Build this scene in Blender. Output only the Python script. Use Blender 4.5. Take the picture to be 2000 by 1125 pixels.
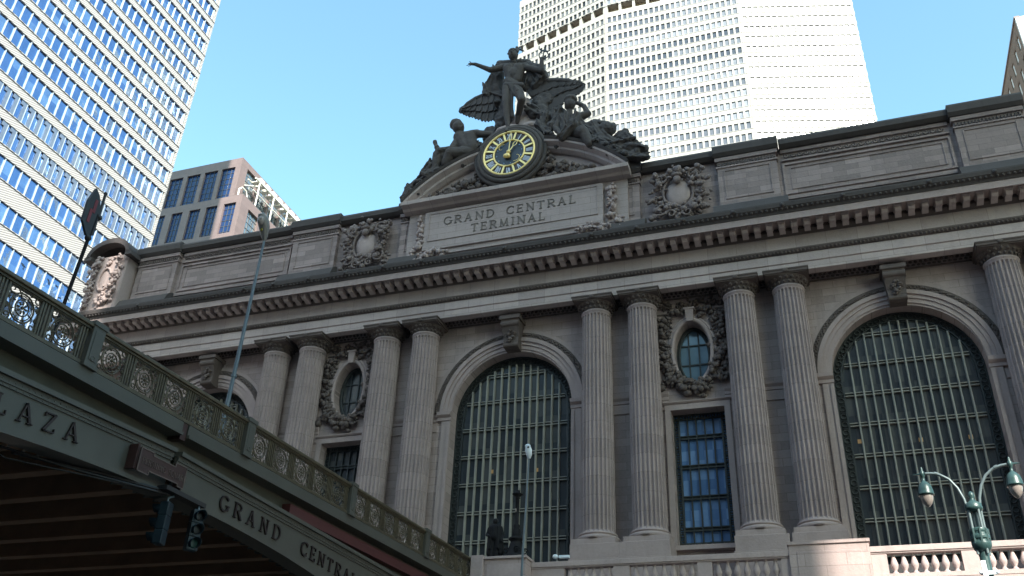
import bpy, bmesh, math, random
from mathutils import Vector, Matrix, Euler
R = math.radians
random.seed(7)
for o in list(bpy.data.objects): bpy.data.objects.remove(o, do_unlink=True)
scene = bpy.context.scene
col = scene.collection

# ------------------------------------------------------------------ camera
cam_data = bpy.data.cameras.new('camera'); cam = bpy.data.objects.new('camera', cam_data); col.objects.link(cam)
cam_data.sensor_width = 36.0; cam_data.lens = 32.352
cam_data.clip_start = .1; cam_data.clip_end = 4000
YAW, PIT, ROL = R(-20.3005), R(30.551), R(2.5642)
F_ = Vector((math.sin(YAW)*math.cos(PIT), math.cos(YAW)*math.cos(PIT), math.sin(PIT)))
R0 = Vector((math.cos(YAW), -math.sin(YAW), 0)); U0 = R0.cross(F_)
R1 = R0*math.cos(ROL)+U0*math.sin(ROL); U1 = U0*math.cos(ROL)-R0*math.sin(ROL)
m = Matrix(((R1.x, U1.x, -F_.x, 15.7912), (R1.y, U1.y, -F_.y, -42.5617), (R1.z, U1.z, -F_.z, -13.1279), (0, 0, 0, 1)))
cam.matrix_world = m
scene.camera = cam

# ------------------------------------------------------------------ sky and sun
SUN_EL = R(38); SUN = Vector((.6*math.cos(SUN_EL), -.8*math.cos(SUN_EL), math.sin(SUN_EL)))
world = bpy.data.worlds.new('World'); scene.world = world; world.use_nodes = True
wn = world.node_tree.nodes; wl = world.node_tree.links
sky = wn.new('ShaderNodeTexSky'); sky.sky_type = 'NISHITA'; sky.sun_disc = False
sky.sun_elevation = SUN_EL; sky.sun_rotation = math.atan2(.6, -.8); sky.air_density = 1.0; sky.dust_density = 1.2; sky.ozone_density = 4.0
tint = wn.new('ShaderNodeMix'); tint.data_type = 'RGBA'; tint.blend_type = 'MULTIPLY'; tint.inputs[0].default_value = 1; wl.new(sky.outputs[0], tint.inputs[6]); tint.inputs[7].default_value = (.93, 1.06, .82, 1)      # the camera's white balance
wl.new(tint.outputs[2], wn['Background'].inputs[0]); wn['Background'].inputs[1].default_value = .15
sl = bpy.data.lights.new('sun', 'SUN'); sl.energy = 3.1; sl.angle = R(.53); sl.color = (1, .93, .83)
so = bpy.data.objects.new('sun', sl); col.objects.link(so); so.rotation_euler = SUN.to_track_quat('Z', 'Y').to_euler(); so.location = (60, -80, 120)
scene.view_settings.view_transform = 'Standard'; scene.view_settings.look = 'None'; scene.view_settings.gamma = 1.0
scene.view_settings.exposure = 1.95
scene.render.engine = 'CYCLES'
GZ = -14.75          # street level; z = 0 is the foot of the column shafts

# ------------------------------------------------------------------ materials
def nt(name):
    m = bpy.data.materials.new(name); m.use_nodes = True
    n = m.node_tree.nodes; l = m.node_tree.links
    return m, n, l, n['Principled BSDF']
def rgb(c): return (c[0], c[1], c[2], 1)
def mixc(n, l, fac, a, b, mode='MIX'):
    x = n.new('ShaderNodeMix'); x.data_type = 'RGBA'; x.blend_type = mode
    for s, v in ((0, fac), (6, a), (7, b)):
        if hasattr(v, 'is_output'): l.new(v, x.inputs[s])
        elif s == 0: x.inputs[0].default_value = v
        else: x.inputs[s].default_value = rgb(v)
    return x.outputs[2]
def ramp(n, l, src, a, b, ca=0., cb=1.):
    r = n.new('ShaderNodeMapRange'); l.new(src, r.inputs[0]); r.inputs[1].default_value = a; r.inputs[2].default_value = b
    r.inputs[3].default_value = ca; r.inputs[4].default_value = cb; return r.outputs[0]
def noise(n, l, vec, sc, det=4, rough=.6):
    x = n.new('ShaderNodeTexNoise'); x.inputs['Scale'].default_value = sc; x.inputs['Detail'].default_value = det; x.inputs['Roughness'].default_value = rough
    if vec is not None: l.new(vec, x.inputs['Vector'])
    return x.outputs[0]
def coords(n, l, order='xyz', scale=(1, 1, 1)):
    t = n.new('ShaderNodeTexCoord'); s = n.new('ShaderNodeSeparateXYZ'); l.new(t.outputs['Object'], s.inputs[0])
    c = n.new('ShaderNodeCombineXYZ')
    for i, ch in enumerate(order):
        if scale[i] != 1:
            k = n.new('ShaderNodeMath'); k.operation = 'MULTIPLY'; l.new(s.outputs['xyz'.index(ch)], k.inputs[0]); k.inputs[1].default_value = scale[i]
            l.new(k.outputs[0], c.inputs[i])
        else: l.new(s.outputs['xyz'.index(ch)], c.inputs[i])
    return c.outputs[0]
def bump(n, l, b, h, strength, dist=.05):
    x = n.new('ShaderNodeBump'); x.inputs['Strength'].default_value = strength; x.inputs['Distance'].default_value = dist
    l.new(h, x.inputs['Height']); l.new(x.outputs[0], b.inputs['Normal'])
def stone(name, base, blocks=None, var=.22, stain=.45, rough=.85, order='xzy', bmp=.35):
    base = (base[0]*.91, base[1]*.87, base[2]*.93)      # warm, slightly pink limestone
    m, n, l, b = nt(name)
    v = coords(n, l); c = None
    if blocks:
        bv = coords(n, l, order)
        br = n.new('ShaderNodeTexBrick'); l.new(bv, br.inputs[0])
        br.inputs['Scale'].default_value = 1; br.inputs['Brick Width'].default_value = blocks[0]; br.inputs['Row Height'].default_value = blocks[1]
        br.inputs['Mortar Size'].default_value = .012; br.inputs['Mortar Smooth'].default_value = .2; br.inputs['Bias'].default_value = 0
        br.inputs['Color1'].default_value = rgb([x*(1-var) for x in base]); br.inputs['Color2'].default_value = rgb([x*(1+var*.8) for x in base])
        br.inputs['Mortar'].default_value = rgb([x*.55 for x in base]); c = br.outputs[0]
    nz = noise(n, l, v, .55, 6, .65)
    dark = [x*.45 for x in base]
    c = mixc(n, l, ramp(n, l, nz, .48, .78, 0, stain), c if c is not None else base, dark)
    sv = coords(n, l, 'xyz', (2.2, 2.2, .18)); st = noise(n, l, sv, 1.3, 5, .6)      # rain streaks
    c = mixc(n, l, ramp(n, l, st, .5, .75, 0, stain*.9), c, [x*.5 for x in base])
    fine = noise(n, l, v, 9, 5, .7)
    c = mixc(n, l, ramp(n, l, fine, .3, .7, .0, .3), c, [min(1, x*1.35) for x in base])
    l.new(c, b.inputs['Base Color']); b.inputs['Roughness'].default_value = rough
    bump(n, l, b, fine, bmp, .04)
    return m
def plain(name, c, rough=.5, metal=0., var=.3, sc=3., bmp=.1, dark=.5, spec=.5):
    m, n, l, b = nt(name); v = coords(n, l)
    nz = noise(n, l, v, sc, 5, .6)
    k = mixc(n, l, ramp(n, l, nz, .4, .7, 0, var), c, [x*dark for x in c])
    l.new(k, b.inputs['Base Color']); b.inputs['Roughness'].default_value = rough; b.inputs['Metallic'].default_value = metal
    b.inputs['Specular IOR Level'].default_value = spec
    if bmp: bump(n, l, b, noise(n, l, v, sc*6, 4), bmp, .02)
    return m
def glass(name, c, rough=.06, metal=0., wave=.12, wsc=1.2, cells=None, c2=None, order='xzy', spec=.5, bias=(.45, .8)):
    m, n, l, b = nt(name); v = coords(n, l)
    k = None
    if cells:
        cv = coords(n, l, order, (1/cells[0], 1/cells[1], 0))
        fl = n.new('ShaderNodeVectorMath'); fl.operation = 'FLOOR'; l.new(cv, fl.inputs[0])
        wnz = n.new('ShaderNodeTexWhiteNoise'); l.new(fl.outputs[0], wnz.inputs[0])
        k = mixc(n, l, ramp(n, l, wnz.outputs[0], bias[0], bias[1]), c, c2)
    nz = noise(n, l, v, .8, 3)
    k = mixc(n, l, ramp(n, l, nz, .45, .7, 0, .35), k if k is not None else c, [x*.6 for x in c])
    l.new(k, b.inputs['Base Color']); b.inputs['Roughness'].default_value = rough; b.inputs['Metallic'].default_value = metal
    b.inputs['Specular IOR Level'].default_value = spec
    if wave: bump(n, l, b, noise(n, l, v, wsc, 2, .4), wave, .3)
    return m
BASE = (.37, .31, .275)
M = dict(
 wall=stone('limestone_blocks', BASE, (1.15, .42)),
 stone=stone('limestone', BASE, None),
 frieze=stone('limestone_frieze', (.44, .385, .345), (1.5, 3.0), .15, .35),  # ground-bounced light put into the colour, lighter than the walls
 column=stone('limestone_column', (.38, .32, .29), (5, .95), .14, .75),
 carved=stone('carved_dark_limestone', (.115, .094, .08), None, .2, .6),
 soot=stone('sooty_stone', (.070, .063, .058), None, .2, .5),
 attic=stone('attic_blocks', (.29, .24, .215), (1.3, .36), .3, .4),
 panel=stone('inscription_stone', (.37, .32, .285), (2.4, .45), .07, .25),
 statue=stone('weathered_statue_stone', (.075, .066, .058), None, .2, .5, bmp=.6),
 letter=plain('incised_letter', (.17, .145, .13), .9),
 bronze=plain('green_bronze_frame', (.035, .042, .043), .55, .2, .4, 4),
 mull=plain('window_mullion_paint', (.30, .295, .26), .5, 0, .35, 2),
 archglass=glass('dark_window_glass', (.034, .042, .050), .2, 0, .04, .5, (.421, 1.545), (.08, .085, .085)),
 skytintglass=glass('sky_tinted_window_glass', (.085, .18, .36), .2, .1, .08, 1.5, (.42, .5), (.17, .30, .52)),  # blue sky reflection painted into the base colour
 ovalskyglass=glass('sky_tinted_oval_glass', (.12, .20, .26), .12, .1, .04, 1.0),  # the sky's reflection is mixed into this tint too
 balus=stone('terrace_stone', (.44, .37, .33), None, .1, .35),
 terr=stone('terrace_blocks', (.42, .35, .31), (1.6, .5), .1, .35),
 gold=plain('gilded_metal', (.95, .72, .28), .35, .35, .15, 6, .05, .7),
 dial=plain('dial_blue', (.008, .016, .03), .4, .0, .3, 8),
 numeral=plain('numeral_silver', (.55, .56, .62), .4, .3, .2, 5),
 numfield=plain('numeral_field', (.03, .012, .012), .4),
 met=plain('pale_precast_concrete', (.36, .35, .335), .8, 0, .12, .2, .1, .85),
 metdark=plain('joint_shadow_concrete', (.35, .31, .27), .8),
 tan=plain('tan_louvre_wall', (.42, .34, .24), .8, 0, .25, 1),
 void=plain('dark_louvres', (.10, .09, .075), .7),
 onev=None,
 onvmul=plain('white_mullion_metal', (.42, .48, .53), .35, .1, .1),
 ovglass=glass('blue_mirror_glass', (.17, .28, .50), .03, .9, .22, .8, (.907, 1.33), (.34, .46, .64), 'yzx', bias=(.5, .95)),
 granite=stone('pink_granite', (.20, .155, .14), (1.3, 1.0), .08, .2, .6),
 towerglass=glass('tower_blue_glass', (.010, .032, .11), .08, .0, .1, .8),
 eastglass=glass('tower_grey_glass', (.35, .38, .38), .05, .8, .7, 1.6),
 steel=plain('white_painted_steel', (.75, .73, .66), .45, 0, .2),
 brick=stone('brown_brick', (.24, .17, .115), (.5, .12), .15, .3),
 whitewall=plain('white_plaster_wall', (.6, .6, .58), .8),
 winlit=plain('sash_blind_white', (.75, .75, .72), .4, 0, .3, 1),
 green=plain('olive_green_bridge_paint', (.06, .062, .042), .55, 0, .55, 1.6, .25, .45),
 girder=plain('pale_green_girder_paint', (.080, .079, .067), .5, 0, .5, .7, .15, .6),
 railpaint=plain('worn_gold_green_railing_paint', (.10, .083, .052), .4, .1, .6, 5, .3, .35),
 rust=plain('rusty_understructure', (.34, .20, .125), .8, 0, .5, 1, .3),
 redpaint=plain('red_painted_panel', (.075, .018, .018), .6, 0, .4, 1),
 deck=plain('deck_concrete', (.18, .17, .16), .9),
 bletter=plain('brown_raised_letter', (.022, .012, .012), .6),
 signbrown=plain('brown_sign_enamel', (.045, .018, .016), .5, 0, .4, 3),
 signtext=plain('sign_lettering_cream', (.11, .08, .07), .6),
 signal=plain('blue_green_signal_paint', (.008, .022, .032), .45, 0, .4, 5),
 black=plain('black_metal', (.015, .016, .018), .5),
 darkbronze=plain('dark_bronze', (.010, .010, .012), .7, .0, .5, 5, .3, .5, .2),
 galv=plain('galvanised_pole', (.13, .17, .20), .45, .2, .3, 6),
 lamphead=plain('lamp_head_grey', (.22, .21, .20), .4, .1, .2),
 white=plain('white_lamp_cover', (.78, .86, .92), .35, 0, .05),
 lens=plain('frosted_lamp_lens', (.30, .26, .24), .15, 0, .3, 4, .1, .7),
 teal=plain('teal_lamp_paint', (.035, .078, .078), .35, .1, .45, 7, .15, .5),
 tealarm=plain('pale_teal_arm_paint', (.13, .175, .185), .4, .1, .4, 6),
 redlamp=None,
 asphalt=plain('asphalt', (.05, .05, .052), .9, 0, .4, .6, .4),
 pave=plain('pavement_concrete', (.28, .27, .25), .9, 0, .3, .5),
 roofmat=plain('dark_roof_copper', (.055, .065, .065), .6, 0, .4, 1),
)
def mk_terracotta():
    m, n, l, b = nt('ribbed_white_terracotta')
    t = n.new('ShaderNodeTexCoord'); dp = n.new('ShaderNodeVectorMath'); dp.operation = 'DOT_PRODUCT'; l.new(t.outputs['Object'], dp.inputs[0]); dp.inputs[1].default_value = (0, -.36, 1)
    cb = n.new('ShaderNodeCombineXYZ'); l.new(dp.outputs['Value'], cb.inputs[0])
    w = n.new('ShaderNodeTexWave'); w.wave_type = 'BANDS'; w.bands_direction = 'X'; l.new(cb.outputs[0], w.inputs[0]); w.inputs['Scale'].default_value = 1.5
    c = mixc(n, l, ramp(n, l, w.outputs[0], .0, .45), (.17, .155, .15), (.44, .43, .42))
    l.new(c, b.inputs['Base Color']); b.inputs['Roughness'].default_value = .45
    bump(n, l, b, w.outputs[0], .3, .05); return m
M['onev'] = mk_terracotta()
M['carving'] = stone('weathered_carving', (.20, .165, .145), None, .2, .8)
def mk_emit(name, c, s):
    m, n, l, b = nt(name); b.inputs['Base Color'].default_value = rgb(c); b.inputs['Emission Color'].default_value = rgb(c); b.inputs['Emission Strength'].default_value = s; return m
M['redlamp'] = mk_emit('red_lit_legend', (.14, .012, .018), .01)
M['warmlamp'] = mk_emit('warm_lit_lamp', (.5, .3, .12), .05)
M['greenlamp'] = mk_emit('green_lit_lens', (.008, .035, .03), .02)

# ------------------------------------------------------------------ mesh helpers
def _ico(sub):
    bm = bmesh.new(); bmesh.ops.create_icosphere(bm, subdivisions=sub, radius=1)
    vs = [v.co.copy() for v in bm.verts]; fs = [[v.index for v in f.verts] for f in bm.faces]; bm.free(); return vs, fs
ICO = {1: _ico(1), 2: _ico(2)}
class MB:
    def __init__(s): s.v = []; s.f = []; s.sm = []
    def add(s, vs, fs, smooth=False):
        k = len(s.v); s.v += [tuple(x) for x in vs]; s.f += [[i+k for i in f] for f in fs]; s.sm += [smooth]*len(fs)
    def box(s, x0, x1, y0, y1, z0, z1):
        s.add([(x0,y0,z0),(x1,y0,z0),(x1,y1,z0),(x0,y1,z0),(x0,y0,z1),(x1,y0,z1),(x1,y1,z1),(x0,y1,z1)],
              [(0,3,2,1),(4,5,6,7),(0,1,5,4),(1,2,6,5),(2,3,7,6),(3,0,4,7)]); return s
    def prism(s, pts, axis, a0, a1):
        # pts: polygon in the two other axes (x: y,z  / y: x,z / z: x,y)
        def P(p, a):
            return (a, p[0], p[1]) if axis == 'x' else (p[0], a, p[1]) if axis == 'y' else (p[0], p[1], a)
        n = len(pts); vs = [P(p, a0) for p in pts]+[P(p, a1) for p in pts]
        fs = [list(range(n))[::-1], list(range(n, 2*n))]+[[i, (i+1) % n, n+(i+1) % n, n+i] for i in range(n)]
        s.add(vs, fs); return s
    def lathe(s, cx, cy, prof, seg=24, smooth=True, cap=True):
        k = []
        for r, z in prof:
            for i in range(seg):
                a = 2*math.pi*i/seg; k.append((cx+r*math.cos(a), cy+r*math.sin(a), z))
        fs = []
        for j in range(len(prof)-1):
            for i in range(seg):
                fs.append([j*seg+i, j*seg+(i+1) % seg, (j+1)*seg+(i+1) % seg, (j+1)*seg+i])
        s.add(k, fs, smooth)
        if cap:
            n = len(prof)
            s.add(k[:seg], [list(range(seg))[::-1]]); s.add(k[-seg:], [list(range(seg))])
        return s
    def tube(s, pts, r, seg=8, smooth=True, cap=True):
        pts = [Vector(p) for p in pts]; rs = r if isinstance(r, (list, tuple)) else [r]*len(pts)
        vs = []; up = None
        for i, p in enumerate(pts):
            d = (pts[min(i+1, len(pts)-1)]-pts[max(i-1, 0)]).normalized()
            if up is None: up = Vector((0, 0, 1)) if abs(d.z) < .9 else Vector((1, 0, 0))
            a = d.cross(up)
            if a.length < 1e-4: a = d.cross(Vector((0, 1, 0)))
            a.normalize(); b = a.cross(d).normalized(); up = b
            for k in range(seg):
                t = 2*math.pi*k/seg; vs.append(p+(a*math.cos(t)+b*math.sin(t))*rs[i])
        fs = []
        for j in range(len(pts)-1):
            for k in range(seg): fs.append([j*seg+k, j*seg+(k+1) % seg, (j+1)*seg+(k+1) % seg, (j+1)*seg+k])
        s.add(vs, fs, smooth)
        if cap: s.add(vs[:seg], [list(range(seg))[::-1]]); s.add(vs[-seg:], [list(range(seg))])
        return s
    def blob(s, c, r, sub=1, rot=None):
        vs, fs = ICO[sub]; r = r if isinstance(r, (tuple, list)) else (r, r, r); c = Vector(c)
        out = []
        for v in vs:
            q = Vector((v.x*r[0], v.y*r[1], v.z*r[2]))
            if rot: q = rot @ q
            out.append(c+q)
        s.add(out, fs, True); return s
    def bar(s, a, b, w, d, up=(0, 0, 1)):
        # rectangular bar from a to b, width w across, depth d
        a = Vector(a); b = Vector(b); t = (b-a).normalized(); u = Vector(up)
        n = t.cross(u)
        if n.length < 1e-4: n = t.cross(Vector((0, 1, 0)))
        n.normalize(); u = n.cross(t).normalized(); n = n*w/2; u = u*d/2
        s.add([a-n-u, a+n-u, a+n+u, a-n+u, b-n-u, b+n-u, b+n+u, b-n+u], [(0,3,2,1),(4,5,6,7),(0,1,5,4),(1,2,6,5),(2,3,7,6),(3,0,4,7)]); return s
    def ring(s, c, R0, r, plane='xz', seg=28, tseg=6, a0=0, a1=2*math.pi, rz=None):
        full = abs(a1-a0-2*math.pi) < 1e-6; n = seg; pts = []
        for i in range(n+1):
            a = a0+(a1-a0)*i/n; u = R0*math.cos(a); w = (rz or R0)*math.sin(a)
            pts.append((c[0]+u, c[1], c[2]+w) if plane == 'xz' else (c[0], c[1]+u, c[2]+w) if plane == 'yz' else (c[0]+u, c[1]+w, c[2]))
        s.tube(pts, r, tseg, cap=not full); return s
    def curl(s, c, r, th, turns=1.4, flip=1, plane='xz', a0=0, seg=16):
        pts = []; rr = []
        for i in range(seg+1):
            t = i/seg; a = a0+flip*turns*2*math.pi*t; q = r*(1-.8*t)
            pts.append((c[0]+q*math.cos(a), c[1]-.05*t, c[2]+q*math.sin(a)) if plane == 'xz' else (c[0]+.03*t, c[1]+q*math.cos(a), c[2]+q*math.sin(a)))
            rr.append(th*(1-.35*t))
        s.tube(pts, rr, 6); return s
    def build(s, name, mt, parent=None, bevel=0):
        me = bpy.data.meshes.new(name); me.from_pydata(s.v, [], s.f); me.update()
        for p, q in zip(me.polygons, s.sm): p.use_smooth = q
        bm = bmesh.new(); bm.from_mesh(me); bmesh.ops.recalc_face_normals(bm, faces=bm.faces); bm.to_mesh(me); bm.free()
        me.materials.append(mt); o = bpy.data.objects.new(name, me); col.objects.link(o)
        if parent: o.parent = parent
        if bevel:
            b = o.modifiers.new('bevel', 'BEVEL'); b.width = bevel; b.segments = 2; b.limit_method = 'ANGLE'
        return o
def tag(o, label=None, cat=None, group=None, kind=None):
    if label: o['label'] = label
    if cat: o['category'] = cat
    if group: o['group'] = group
    if kind: o['kind'] = kind
    return o
def empty(name, loc=(0, 0, 0)):
    o = bpy.data.objects.new(name, None); o.empty_display_size = .5; col.objects.link(o); o.location = loc; return o
def P(mb, name, mt, parent, **k):
    # part whose mesh is given in world coordinates, under a thing placed by its base
    o = mb.build(name, mt, parent, **k)
    q = parent; off = Vector((0, 0, 0))
    while q: off += q.location; q = q.parent
    o.location = -off
    return o
def inst(o, parent, loc=(0, 0, 0)):
    c = o.copy(); col.objects.link(c); c.parent = parent; c.location = loc; return c
def sculpt(name, prims, mt, parent, voxel=.05, smooth=4, disp=0.):
    mb = MB()
    for p in prims:
        if p[0] == 's': mb.blob(p[1], tuple(p[2]), 2)
        else:
            a = Vector(p[1]); b = Vector(p[2]); r0, r1 = p[3], p[4]
            mb.tube([a, a.lerp(b, .5), b], [r0, (r0+r1)/2, r1], 12)
            mb.blob(a, r0, 2); mb.blob(b, r1, 2)
    o = P(mb, name, mt, parent)
    md = o.modifiers.new('remesh', 'REMESH'); md.mode = 'VOXEL'; md.voxel_size = voxel; md.use_smooth_shade = True
    if smooth:
        sm = o.modifiers.new('smooth', 'SMOOTH'); sm.iterations = smooth; sm.factor = .5
    if disp:
        t = bpy.data.textures.new(name+'_clouds', 'CLOUDS'); t.noise_scale = .35
        d = o.modifiers.new('disp', 'DISPLACE'); d.texture = t; d.strength = disp; d.mid_level = .5
    return o
def folds(prims, n, seed, r=.07):
    # ridged drapery: thin folds laid over the given limbs
    rd = random.Random(seed); cs = [p for p in prims if p[0] == 'c']; out = list(prims)
    for _ in range(n):
        p = rd.choice(cs); a = Vector(p[1]); b = Vector(p[2]); k = max(p[3], p[4])
        o1 = Vector((rd.uniform(-.9, .9)*k, -k*rd.uniform(.75, 1.05), rd.uniform(-.9, .9)*k)); o2 = Vector((rd.uniform(-.9, .9)*k, -k*rd.uniform(.6, 1.0), rd.uniform(-1., .6)*k))
        out.append(('c', tuple(a+o1), tuple(b+o2), r*rd.uniform(.7, 1.3), r*rd.uniform(.4, 1)))
    return out
def fat(prims, f): return [('s', p[1], tuple(x*f for x in p[2])) if p[0] == 's' else ('c', p[1], p[2], p[3]*f, p[4]*f) for p in prims]
def leaves(mb, pts, n, spread, r, yd=.12, seed=1):
    # carved foliage and fruit: many small unequal lumps round a list of centres
    rd = random.Random(seed)
    for c in pts:
        for _ in range(n):
            q = (c[0]+rd.gauss(0, spread), c[1]-abs(rd.gauss(0, yd)), c[2]+rd.gauss(0, spread))
            k = r*rd.uniform(.5, 1.25)
            mb.blob(q, (k*rd.uniform(.6, 1.5), k*.8, k*rd.uniform(.6, 1.5)), 1, Euler((0, rd.uniform(0, 3.1), 0)).to_matrix())
# ---- raised roman letters drawn from strokes with serifs
def arc(cx, cz, rx, rz, a0, a1, n=10): return [(cx+rx*math.cos(R(a0+(a1-a0)*i/n)), cz+rz*math.sin(R(a0+(a1-a0)*i/n))) for i in range(n+1)]
TK, TN = .15, .08
FONT = {
 'G': (.82, [(arc(.44, .5, .38, .47, 40, 320, 16), .12), ([(.78, .42), (.78, .14)], TK), ([(.60, .42), (.92, .42)], .06)]),
 'R': (.78, [([(.16, 0), (.16, 1)], TK), ([(.16, .97)]+arc(.42, .735, .26, .235, 90, -90)+[(.16, .5)], .09), ([(.38, .5), (.74, .03)], TK), ([(.02, .02), (.30, .02)], .05), ([(.02, .98), (.16, .98)], .05), ([(.62, .02), (.84, .02)], .05)]),
 'A': (.86, [([(.12, 0), (.42, 1)], TN), ([(.42, 1), (.74, 0)], TK), ([(.22, .33), (.64, .33)], .06), ([(.0, .02), (.26, .02)], .05), ([(.58, .02), (.88, .02)], .05)]),
 'N': (.86, [([(.16, 0), (.16, 1)], TN), ([(.16, .98), (.74, .02)], TK), ([(.74, 0), (.74, 1)], TN), ([(.02, .02), (.3, .02)], .05), ([(.02, .98), (.18, .98)], .05), ([(.6, .98), (.88, .98)], .05)]),
 'D': (.84, [([(.16, 0), (.16, 1)], TK), ([(.16, .97)]+arc(.38, .5, .38, .47, 90, -90, 12)+[(.16, .03)], .11), ([(.02, .02), (.2, .02)], .05), ([(.02, .98), (.2, .98)], .05)]),
 'C': (.80, [(arc(.46, .5, .38, .47, 45, 315, 16), .12), ([(.74, .95), (.74, .72)], .05), ([(.74, .05), (.74, .28)], .05)]),
 'E': (.68, [([(.16, 0), (.16, 1)], TK), ([(.02, .97), (.62, .97)], .07), ([(.16, .52), (.5, .52)], .06), ([(.02, .03), (.64, .03)], .07), ([(.62, .97), (.62, .78)], .05), ([(.64, .03), (.64, .24)], .05), ([(.5, .62), (.5, .42)], .05)]),
 'T': (.76, [([(.38, 0), (.38, .97)], TK), ([(.04, .96), (.72, .96)], .07), ([(.04, .98), (.04, .78)], .05), ([(.72, .98), (.72, .78)], .05), ([(.24, .02), (.52, .02)], .05)]),
 'L': (.66, [([(.16, 0), (.16, 1)], TK), ([(.02, .98), (.3, .98)], .05), ([(.02, .03), (.6, .03)], .07), ([(.6, .03), (.6, .26)], .05)]),
 'M': (1.0, [([(.16, 0), (.2, 1)], TN), ([(.2, .98), (.5, .06)], TK), ([(.5, .06), (.8, .98)], TN), ([(.8, 1), (.86, 0)], TK), ([(.02, .02), (.3, .02)], .05), ([(.72, .02), (1.0, .02)], .05)]),
 'I': (.36, [([(.18, 0), (.18, 1)], TK), ([(.04, .02), (.32, .02)], .05), ([(.04, .98), (.32, .98)], .05)]),
 'Z': (.74, [([(.08, .96), (.66, .96)], .07), ([(.64, .96), (.1, .04)], TK), ([(.08, .04), (.68, .04)], .07), ([(.08, .96), (.08, .78)], .05), ([(.68, .04), (.68, .24)], .05)]),
 'P': (.72, [([(.16, 0), (.16, 1)], TK), ([(.16, .97)]+arc(.4, .73, .27, .24, 90, -90)+[(.16, .49)], .09), ([(.02, .02), (.32, .02)], .05), ([(.02, .98), (.16, .98)], .05)]),
 'S': (.62, [(arc(.32, .74, .21, .22, 50, 270, 10)+arc(.32, .27, .23, .24, 90, -140, 10), .11), ([(.5, .95), (.5, .76)], .05), ([(.08, .05), (.08, .24)], .05)]),
 'H': (.86, [([(.16, 0), (.16, 1)], TK), ([(.7, 0), (.7, 1)], TK), ([(.16, .52), (.7, .52)], .06), ([(.02, .02), (.3, .02)], .05), ([(.02, .98), (.3, .98)], .05), ([(.56, .02), (.84, .02)], .05), ([(.56, .98), (.84, .98)], .05)]),
 'Q': (.88, [(arc(.44, .5, .38, .47, 0, 360, 18), .12), ([(.5, .12), (.86, -.18)], .1)]),
 'U': (.84, [([(.16, 1), (.16, .34)]+arc(.42, .32, .26, .29, 180, 360)+[(.68, .34), (.68, 1)], .11), ([(.02, .98), (.3, .98)], .05), ([(.56, .98), (.82, .98)], .05)]),
 ' ': (.6, []),
}
def letter(mb, ch, org, h, ex, ez, en, depth, wide=1.):
    # org: lower left corner; ex, ez: unit vectors along and up; en: outward normal
    org = Vector(org); ex = Vector(ex); ez = Vector(ez); en = Vector(en); w, strokes = FONT[ch]
    for pts, t in strokes:
        for a, b in zip(pts[:-1], pts[1:]):
            A = org+ex*(a[0]*h*wide)+ez*(a[1]*h)+en*depth/2; B = org+ex*(b[0]*h*wide)+ez*(b[1]*h)+en*depth/2
            d = (B-A).normalized(); e = t*h*.25
            mb.bar(A-d*e*.5, B+d*e*.5, t*h, depth, up=en)
    return w*h*wide
def text(mb, s, org, h, gap, ex, ez, en, depth=.05, wide=1.):
    p = Vector(org); ex = Vector(ex)
    for ch in s:
        w = letter(mb, ch, p, h, ex, ez, en, depth, wide); p = p+ex*(w+gap)
    return p

# ---- figure joints (world metres)
FIG_MERC = [('s',(-0.27,-0.9,31.11),(0.3,0.34,0.4)),('c',(-0.24,-0.7,30.71),(-0.21,-0.8,30.98),0.2,0.2),('c',(-0.63,-0.6,30.27),(-0.46,-0.6,29.23),0.42,0.33),('c',(0.08,-0.6,30.08),(-0.04,-0.6,29.12),0.42,0.33),('c',(-1.01,-0.6,30.52),(0.49,-0.6,30.17),0.24,0.26),('c',(-0.62,-0.6,29.06),(-0.19,-0.6,28.59),0.38,0.42),('s',(-0.18,-0.75,29.64),(0.45,0.3,0.5)),('c',(-1.09,-0.6,30.51),(-1.85,-0.9,30.23),0.24,0.2),('c',(-1.85,-0.9,30.23),(-2.86,-1.2,30.76),0.19,0.12),('c',(-2.86,-1.2,30.76),(-3.07,-1.3,30.73),0.12,0.1),('c',(-3.05,-1.3,30.83),(-3.27,-1.35,30.79),0.04,0.03),('c',(-3.07,-1.3,30.76),(-3.38,-1.35,30.63),0.04,0.03),('c',(-3.03,-1.3,30.66),(-3.25,-1.35,30.52),0.04,0.03),('c',(-3.13,-1.3,30.91),(-3.21,-1.35,30.97),0.04,0.03),('c',(0.58,-0.6,30.04),(1.68,-0.7,29.38),0.24,0.2),('c',(1.68,-0.7,29.38),(1.74,-0.9,30.06),0.2,0.13),('s',(1.76,-0.9,30.22),(0.15,0.15,0.15)),('c',(-0.66,-0.65,28.62),(-0.59,-0.9,27.06),0.36,0.25),('c',(-0.59,-0.9,27.06),(-0.54,-0.8,26.14),0.24,0.24),('c',(-0.54,-0.8,26.14),(-0.39,-0.8,24.98),0.23,0.13),('c',(-0.39,-0.8,24.94),(-0.38,-1.15,24.46),0.14,0.1),('c',(0.0,-0.65,28.39),(0.53,-1.1,26.85),0.36,0.27),('c',(0.53,-1.1,26.85),(0.08,-0.3,26.41),0.25,0.2),('c',(0.08,-0.3,26.41),(-0.09,-0.1,25.93),0.18,0.12)]
FIG_FACE = [('s',(-0.28,-0.9,31.39),(0.36,0.36,0.22)),('c',(0.08,-0.85,31.44),(-0.08,-0.8,31.86),0.05,0.1),('c',(-0.08,-0.8,31.8),(0.43,-0.8,31.38),0.1,0.05)]
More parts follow.
